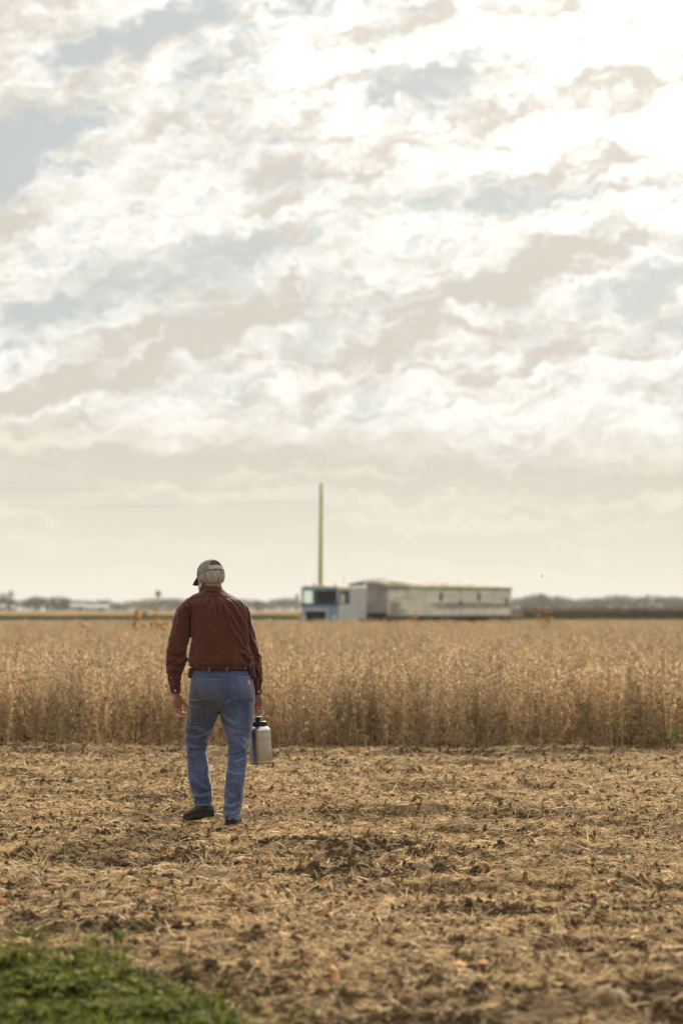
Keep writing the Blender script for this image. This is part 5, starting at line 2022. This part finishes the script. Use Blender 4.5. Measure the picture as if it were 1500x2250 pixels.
hm_.box((c.x, c.y, c.z - .005), (.048, .050, .095), Matrix.Rotation(R(-8), 3, 'Y'), taper=(1.0, 1.0))
hol = hm_.build('knife_sheath', black_l, belt, bevel=.016)
c = W(550, 1465, -.05)
MB().tube([c + Vector((0, -.012, -.02)), c + Vector((-.001, -.010, .012)), c + Vector((.002, -.008, .030))], [.009, .010, .007], 10).build('knife_handle', wood_r, hol, True)

# ---- boots
boot_m = material('boot_leather', (0.050, 0.031, 0.021), 0.55, 0.3, 30.0, bump=0.001, bscale=120)
sole_m = material('boot_sole', (0.022, 0.019, 0.017), 0.8, 0.3, 30.0)
lace_m = material('boot_lace', (0.055, 0.045, 0.035), 0.8, 0.2, 30.0)


def boot(heel, direction, pitch, roll=0):
    """heel: point on the ground line under the back of the heel; direction: the way the toe points."""
    d_ = Vector((direction[0], direction[1], 0)).normalized()
    M = Matrix.Translation(heel) @ Matrix.Rotation(math.atan2(-d_.x, d_.y), 4, 'Z') @ Matrix.Rotation(pitch, 4, 'X')
    up = MB()
    prof = [(0.000, .028, .052, .030), (.010, .034, .085, .028), (.035, .038, .130, .026), (.070, .040, .135, .026), (.105, .041, .118, .026), (.140, .045, .092, .026), (.185, .051, .076, .026),
            (.225, .052, .066, .026), (.260, .046, .056, .026), (.285, .034, .046, .028), (.298, .016, .038, .030)]
    rings = []
    for (y, hw, top, z0) in prof:
        ring = []
        for j in range(20):
            a = 2 * math.pi * j / 20
            ca, sa = math.cos(a), math.sin(a)
            zc = z0 + (top - z0) * 0.5
            ring.append(M @ Vector((hw * math.copysign(abs(ca) ** .75, ca) * (1 - .18 * max(0, sa)), y, zc + (top - z0) * .5 * math.copysign(abs(sa) ** .8, sa))))
        rings.append(ring)
    up.rings(rings)
    up.tube([M @ Vector((0, .052, .08)), M @ Vector((0, .052, .115)), M @ Vector((0, .052, .14))], [.042, .038, .036], 16)
    o = up.build('boot', boot_m, man, True)
    so_ = MB()
    for (y0, y1, zt, zb) in ((0, .085, .034, 0.0), (.075, .30, .034, .012)):
        n = 14
        rr = []
        for i in range(n + 1):
            y = y0 + (y1 - y0) * i / n
            hw = np.interp(y, [-.001, .012, .035, .105, .14, .185, .225, .26, .285, .301], [.022, .034, .041, .042, .047, .054, .055, .049, .037, .014])
            bot = zb if y0 == 0 else (zb - .012 * np.clip((y - .12) / .05, 0, 1) + .012 * np.clip((y - .25) / .05, 0, 1))
            rr.append([M @ Vector((hw, y, bot)), M @ Vector((hw, y, zt)), M @ Vector((-hw, y, zt)), M @ Vector((-hw, y, bot))])
        so_.rings(rr)
    so_.build('sole', sole_m, o, False)
    lc = MB()
    for i in range(5):
        y = .10 + i * .018
        z = np.interp(y, [.1, .14, .185], [.121, .095, .079]) + .001
        lc.tube([M @ Vector((-.024, y, z - .008)), M @ Vector((0, y + .004, z + .001)), M @ Vector((.024, y, z - .008))], .0028, 6)
    lc.build('lace', lace_m, o, True)
    return o


hl_ = W(465, 1793, .030)
tl_ = W(411, 1804, .25)
boot(Vector((hl_.x, hl_.y, hl_.z)), (tl_.x - hl_.x, tl_.y - hl_.y), R(-11))
boot(Vector((W(506.5, 1812, -.165).x, -.172, .002)), (.06, 1), R(-1))

# ---- the jug in his right hand: a thing of its own
jug_m = material('brushed_steel', (0.43, 0.40, 0.35), 0.40, 0.10, 3.0, metal=1.0, stretch=(1, 1, 14), bump=0.00012, bscale=40)
jug_shoulder = material('polished_steel', (0.78, 0.76, 0.74), 0.20, 0.05, 3.0, metal=1.0)
lid_m = material('lid_plastic', (0.014, 0.014, 0.015), 0.35, 0.3, 20.0)
cap_white = material('spout_cap', (0.55, 0.55, 0.53), 0.4, 0.1, 20.0)
JY = GRIP.y
jb, jt = W(573.5, 1679, JY), W(571.5, 1602, JY)
axis_ = (jt - jb).normalized()
tilt_ = Vector((-.045, 0.0, 1)).normalized()
JM = Matrix.Translation(jb) @ tilt_.to_track_quat('Z', 'Y').to_matrix().to_4x4()
jug_root = empty('water_jug', (man.location.x, man.location.y, 0))
tag(jug_root, 'dented brushed steel water jug with black lid held in the right hand', 'jug')
H_ = (jt - jb).length
rr_ = 25.3 * U
MB().lathe([(rr_ * .80, 0), (rr_ * .96, .002), (rr_, .008), (rr_ * 1.002, .018), (rr_ * .992, .0205), (rr_ * .992, .0225), (rr_ * .998, .025), (rr_ * .985, H_ * .5), (rr_ * .955, H_ - .012), (rr_ * .95, H_ - .008)],
           64, JM).build('body', jug_m, jug_root, True)
MB().lathe([(rr_ * .95, H_ - .008), (rr_ * .94, H_ - .003), (rr_ * .82, H_ + .011), (rr_ * .64, H_ + .018), (rr_ * .62, H_ + .022)], 64, JM).build('shoulder', jug_shoulder, jug_root, True)
lid = MB().lathe([(rr_ * .60, H_ + .019), (rr_ * .64, H_ + .020), (rr_ * .645, H_ + .046), (rr_ * .62, H_ + .051), (rr_ * .45, H_ + .053), (rr_ * .2, H_ + .053)], 48, JM).build('lid', lid_m, jug_root, True)
for j in range(36):
    a = 2 * math.pi * j / 36
    if j == 0:
        rib_me = MB().box((0, 0, 0), (.003, .003, .022)).mesh('grip_rib', lid_m)
    o = link(bpy.data.objects.new('grip_rib', rib_me), lid)
    o.matrix_local = JM @ Matrix.Rotation(a, 4, 'Z') @ Matrix.Translation((rr_ * .648, 0, H_ + .034))
sp_ = JM @ Vector((.014, -.006, H_ + .050))
SMt = Matrix.Translation(sp_) @ tilt_.to_track_quat('Z', 'Y').to_matrix().to_4x4()
MB().lathe([(.016, 0), (.0175, .004), (.0185, .024), (.0215, .027), (.0215, .031)], 28, SMt).build('spout', lid_m, jug_root, True)
MB().lathe([(.0222, .0310), (.0222, .0345), (.018, .0365)], 28, SMt).build('spout_cap', cap_white, jug_root, True)
bx_ = rxa.normalized()
e1, e2 = GRIP - bx_ * .050, GRIP + bx_ * .050
l1, l2 = JM @ Vector((rr_ * .52, .0, H_ + .050)), JM @ Vector((-rr_ * .55, .0, H_ + .050))
MB().tube([l1, l1.lerp(e1, .5) + Vector((.004, 0, 0)), e1 + Vector((0, 0, -.012)), e1 + bx_ * .012, GRIP, e2 - bx_ * .012, e2 + Vector((0, 0, -.012)), l2.lerp(e2, .5) + Vector((-.004, 0, 0)), l2], .0026, 10).build('handle', steel_b, jug_root, True)
MB().tube([GRIP - bx_ * .036, GRIP + bx_ * .036], .0065, 14).build('hand_grip', steel_b, jug_root, True)
#==SMALL==
# tall weeds standing out of the crop
weed_m = ramp_material('dry_weed', [(0.0, (0.13, 0.065, 0.025)), (0.5, (0.36, 0.20, 0.075)), (0.8, (0.50, 0.30, 0.10)), (1.0, (0.22, 0.26, 0.05))], transl=0.35, rnd=0.1)
weed_stem = material('weed_stem', (0.20, 0.15, 0.07), 0.85, 0.25, 6.0)


def leaf_mesh(L, w, tone):
    out = ([], [], [])
    leaf_geo(Vector((0, 0, 0)), Vector((0, 1, 0)), L, w, tone, out)
    V, T, F = out
    return np_mesh('leaf', np.array([tuple(p) for p in V]), tris=np.array(F), mat=weed_m, attrs={'tone': np.array(T)})


weed_leaves = [leaf_mesh(random.uniform(.10, .20), random.uniform(.025, .05), random.choice([.3, .5, .65, .8])) for _ in range(8)]


def weed(px, top_py, dist, label, spread=0.3, n=16, h0=0.45, lean=0.05, stems=3, name='dry_weed'):
    top = at(px, top_py, dist)
    root = empty(name, (top.x, dist, 0))
    tag(root, label, 'weed')
    h = top.z
    mb = MB()
    ends = []
    for i in range(stems):
        a = random.uniform(0, 6.28)
        f = 1.0 if i == 0 else random.uniform(.72, .92)
        q = Vector((math.cos(a) * spread * (0.25 if i == 0 else .6), math.sin(a) * spread * .4, h * f))
        mid = Vector((q.x * .25 + lean, q.y * .25, h * f * .5))
        mb.tube([(0, 0, -.02), mid, q], [.010, .007, .003], 6)
        ends.append((mid, q))
    mb.build('stem', weed_stem, root, True)
    for i in range(n):
        mid, q = random.choice(ends)
        f = random.uniform(h0, 1.0)
        p = mid.lerp(q, max(0, (f - .5) * 2))
        o = link(bpy.data.objects.new('leaf', random.choice(weed_leaves)), root)
        o.location = p
        o.rotation_euler = (random.uniform(-.6, 1.2), random.uniform(-.5, .5), random.uniform(0, 6.28))
        o.scale = (1.2, 1.2, 1.2)
    return root


weed(180, 1354, 66, 'short forked orange leaved weed above the crop at far left', .22, 9, .80, stems=2)
weed(297, 1333, 66, 'dense upright rust brown weed left of the two looser weeds', .12, 26, .66, stems=2)
weed(314, 1338, 69, 'loose orange weed standing between the dense rust weed and the tall bare stalk', .20, 14, .75, stems=2)
weed(343, 1300, 71, 'tallest weed with a thin bare stalk reaching above the far trees', .12, 5, .62, stems=1)
weed(338, 1342, 65, 'spreading orange weed below the tall bare stalk beside the man', .45, 22, .72, stems=4)
weed(368, 1362, 52, 'small brown weed close beside the left elbow of the man', .15, 8, .80, stems=2)
weed(912, 1340, 78, 'thin tan weed in front of the middle of the white trailer', .15, 12, .70, stems=2)
weed(1200, 1342, 76, 'leafy orange weed standing right of the trailer end', .30, 20, .76, stems=3)
weed(1186, 1337, 78, 'slender pale weed just left of the leafy orange weed', .10, 6, .70, stems=1)
weed(655, 1354, 60, 'bright orange sprig at the lower left corner of the truck cab', .06, 5, .93, stems=1)

# green plants left alive along the crop's edge
vine_m = ramp_material('green_leaf', [(0.0, (0.050, 0.095, 0.022)), (0.6, (0.125, 0.20, 0.045)), (1.0, (0.36, 0.33, 0.06))], transl=0.40, rnd=0.1, spec=0.4)
vine_stem = material('vine_stem', (0.16, 0.19, 0.06), 0.7, 0.2, 6.0)


def vleaf(L, w, tone):
    out = ([], [], [])
    leaf_geo(Vector((0, 0, 0)), Vector((0, 1, 0)), L, w, tone, out)
    V, T, F = out
    return np_mesh('leaf', np.array([tuple(p) for p in V]), tris=np.array(F), mat=vine_m, attrs={'tone': np.array(T)})


vine_leaves = [vleaf(random.uniform(.07, .11), random.uniform(.030, .045), t) for t in (.05, .3, .5, .6, .7, .95)]


def vine(px, py, dist, h, n, label, spread=.15, tones=(0, 6)):
    g0 = at(px, py, dist)
    root = empty('green_weed', (g0.x, dist, max(0, g0.z - h)))
    if root.location.z > .02:
        h += root.location.z
        root.location.z = 0
    tag(root, label, 'weed')
    mb = MB()
    ends = []
    for i in range(3):
        a = random.uniform(0, 6.28)
        q = Vector((math.cos(a) * spread, -abs(math.sin(a)) * spread * .5, h * random.uniform(.7, 1)))
        mb.tube([(0, 0, 0), (q.x * .4, q.y * .5, h * .5), q], [.004, .003, .002], 5)
        ends.append(q)
    mb.build('stem', vine_stem, root, True)
    for i in range(n):
        q = random.choice(ends)
        o = link(bpy.data.objects.new('leaf', random.choice(vine_leaves[tones[0]:tones[1]])), root)
        o.location = q * random.uniform(.65 if h > .4 else .3, 1) + Vector((random.gauss(0, .02), -.02, 0))
        o.rotation_euler = (random.uniform(-.2, 1.4), random.uniform(-.6, .6), random.uniform(0, 6.28))
        o.scale = (.7 if h > .08 else .35,) * 3


vine(1478, 1622, 24.2, .30, 14, 'bright green leafy weed at the foot of the crop at the right edge', .16)
vine(1112, 1640, 24.1, .10, 6, 'small yellow green weed low at the crop edge right of the truck', .06, (2, 6))
vine(115, 1590, 24.2, .14, 8, 'pale green weed near the ground at the left end of the crop', .10, (2, 6))
vine(885, 1440, 27, .85, 4, 'few green leaves on top of the crop below the trailer', .08, (0, 4))
vine(1080, 1440, 27, .85, 4, 'two tone leaves on the crop below the trailer end', .08, (1, 5))
vine(155, 1535, 24.6, .45, 6, 'dark green leaves hanging in the crop left of the man', .10, (0, 3))
vine(298, 1500, 24.6, .6, 5, 'green leaves high in the crop beside the left sleeve', .08, (0, 4))
vine(1350, 1555, 24.4, .4, 5, 'yellowing leaves at mid height of the crop on the right', .08, (3, 6))
vine(1462, 1500, 24.6, .6, 5, 'green leaves high in the crop at the right edge', .08, (0, 4))
vine(707, 1895, 13.2, .05, 4, 'tiny green seedling alone on the straw right of the man', .03, (2, 5))

# green ground cover in the near left corner
clover_m = ramp_material('clover_leaf', [(0.0, (0.028, 0.048, 0.010)), (0.6, (0.090, 0.130, 0.020)), (1.0, (0.26, 0.27, 0.06))], transl=0.45, rnd=0.40, spec=0.12, rough=0.75)


def clover():
    out = ([], [], [])
    for _ in range(5):
        a = random.uniform(0, 6.283)
        h = random.uniform(.02, .09)
        q = Vector((math.cos(a) * h * .7, math.sin(a) * h * .7, h))
        stem_geo([Vector((0, 0, 0)), q * .5, q], .0012, .0009, .4, out)
        for k in range(3):
            b_ = a + 2.09 * k
            leaf_geo(q, Vector((math.cos(b_), math.sin(b_), random.uniform(-.3, .4))), random.uniform(.022, .040), random.uniform(.011, .018), random.choice([.15, .4, .6, .8, 1.0, 1.0]), out)
    for _ in range(9):
        a = random.uniform(0, 6.283)
        leaf_geo(Vector((0, 0, 0)), Vector((math.cos(a) * .6, math.sin(a) * .6, .8)), random.uniform(.07, .15), .0032, random.choice([.5, .9]), out)
    V, T, F = out
    return np_mesh('clover', np.array([tuple(p) for p in V]), tris=np.array(F), mat=clover_m, attrs={'tone': np.array(T)})


clover_src = [clover() for _ in range(8)]
n = 14000
x = rng.uniform(-2.4, 0.1, n)
y = rng.uniform(6.6, 10.6, n)
# far edge of the patch as seen in the photograph, turned into distance along the ground
pxx = 750 + x / y * FPX
edge_py = np.interp(pxx, [-800, 0, 120, 240, 330, 430, 520, 600, 700], [2085, 2130, 2136, 2146, 2172, 2210, 2240, 2275, 2360])
edge_y = CAM_H * FPX / (edge_py - 1340)
pr = np.clip((edge_y - y) / .50 + (vnoise(x * 5, y * 5, 81) - .5) * 2.2 + (vnoise(x * 13, y * 13, 82) - .5) * 1.2, 0, 1)
pr = np.maximum(pr, np.clip((edge_y + 1.0 - y), 0, 1) * .03)
keep = rng.uniform(0, 1, n) < pr
x, y = x[keep], y[keep]
n = len(x)
s_ = rng.uniform(.55, 1.05, n)
o = scatter('clover_patch', np.stack([x, y, ground_h(x, y)], 1), np.stack([rng.normal(0, .15, n), rng.normal(0, .15, n), rng.uniform(0, 6.28, n)], 1), np.stack([s_, s_, s_], 1), rng.integers(0, 8, n), clover_src)
tag(o, 'low green clover and weeds growing in the near left corner', 'ground cover', kind='stuff')

# small insects on the wing
ins_m = material('insect_body', (0.035, 0.022, 0.018), 0.5, 0.3, 40.0)
wing_m = material('insect_wing', (0.25, 0.23, 0.20), 0.4, 0.2, 40.0, transl=0.4)
for (px, py, dist, lab) in ((1190, 1266, 17.5, 'dark flying insect against the sky right of the trailer'), (1358, 1534, 16.5, 'tiny pale flying insect in front of the crop at right')):
    c = at(px, py, dist)
    root = empty('flying_insect', c)
    tag(root, lab, 'insect')
    MB().ellipsoid((0, 0, 0), (.0055, .003, .003), 10, 7).ellipsoid((-.0065, 0, .0005), (.0025, .0022, .0022), 8, 6).build('body', ins_m, root, True)
    for s in (-1, 1):
        MB().add([(0, 0, .002), (-.003, s * .004, .006), (.002, s * .011, .008), (.005, s * .006, .005), (0, 0, .0024)], [(0, 1, 2, 3), (4, 3, 2, 1)]).build('wing', wing_m, root)
#==HAZE==
# the air between here and the far trees
hz = bpy.data.materials.new('haze_air')
hz.use_nodes = True
hz.node_tree.nodes.clear()
hk = NB(hz.node_tree)
pv = hk.n('ShaderNodeVolumePrincipled')
pv.inputs['Color'].default_value = (0.96, 0.96, 0.96, 1)
pv.inputs['Density'].default_value = 0.000115
pv.inputs['Anisotropy'].default_value = 0.2
ho = hk.n('ShaderNodeOutputMaterial')
hz.node_tree.links.new(pv.outputs[0], ho.inputs['Volume'])
haze = MB().box((0, 900, 6.5), (1400, 2100, 15.4)).build('haze', hz)
tag(haze, 'thin pale haze lying over the fields', kind='stuff')
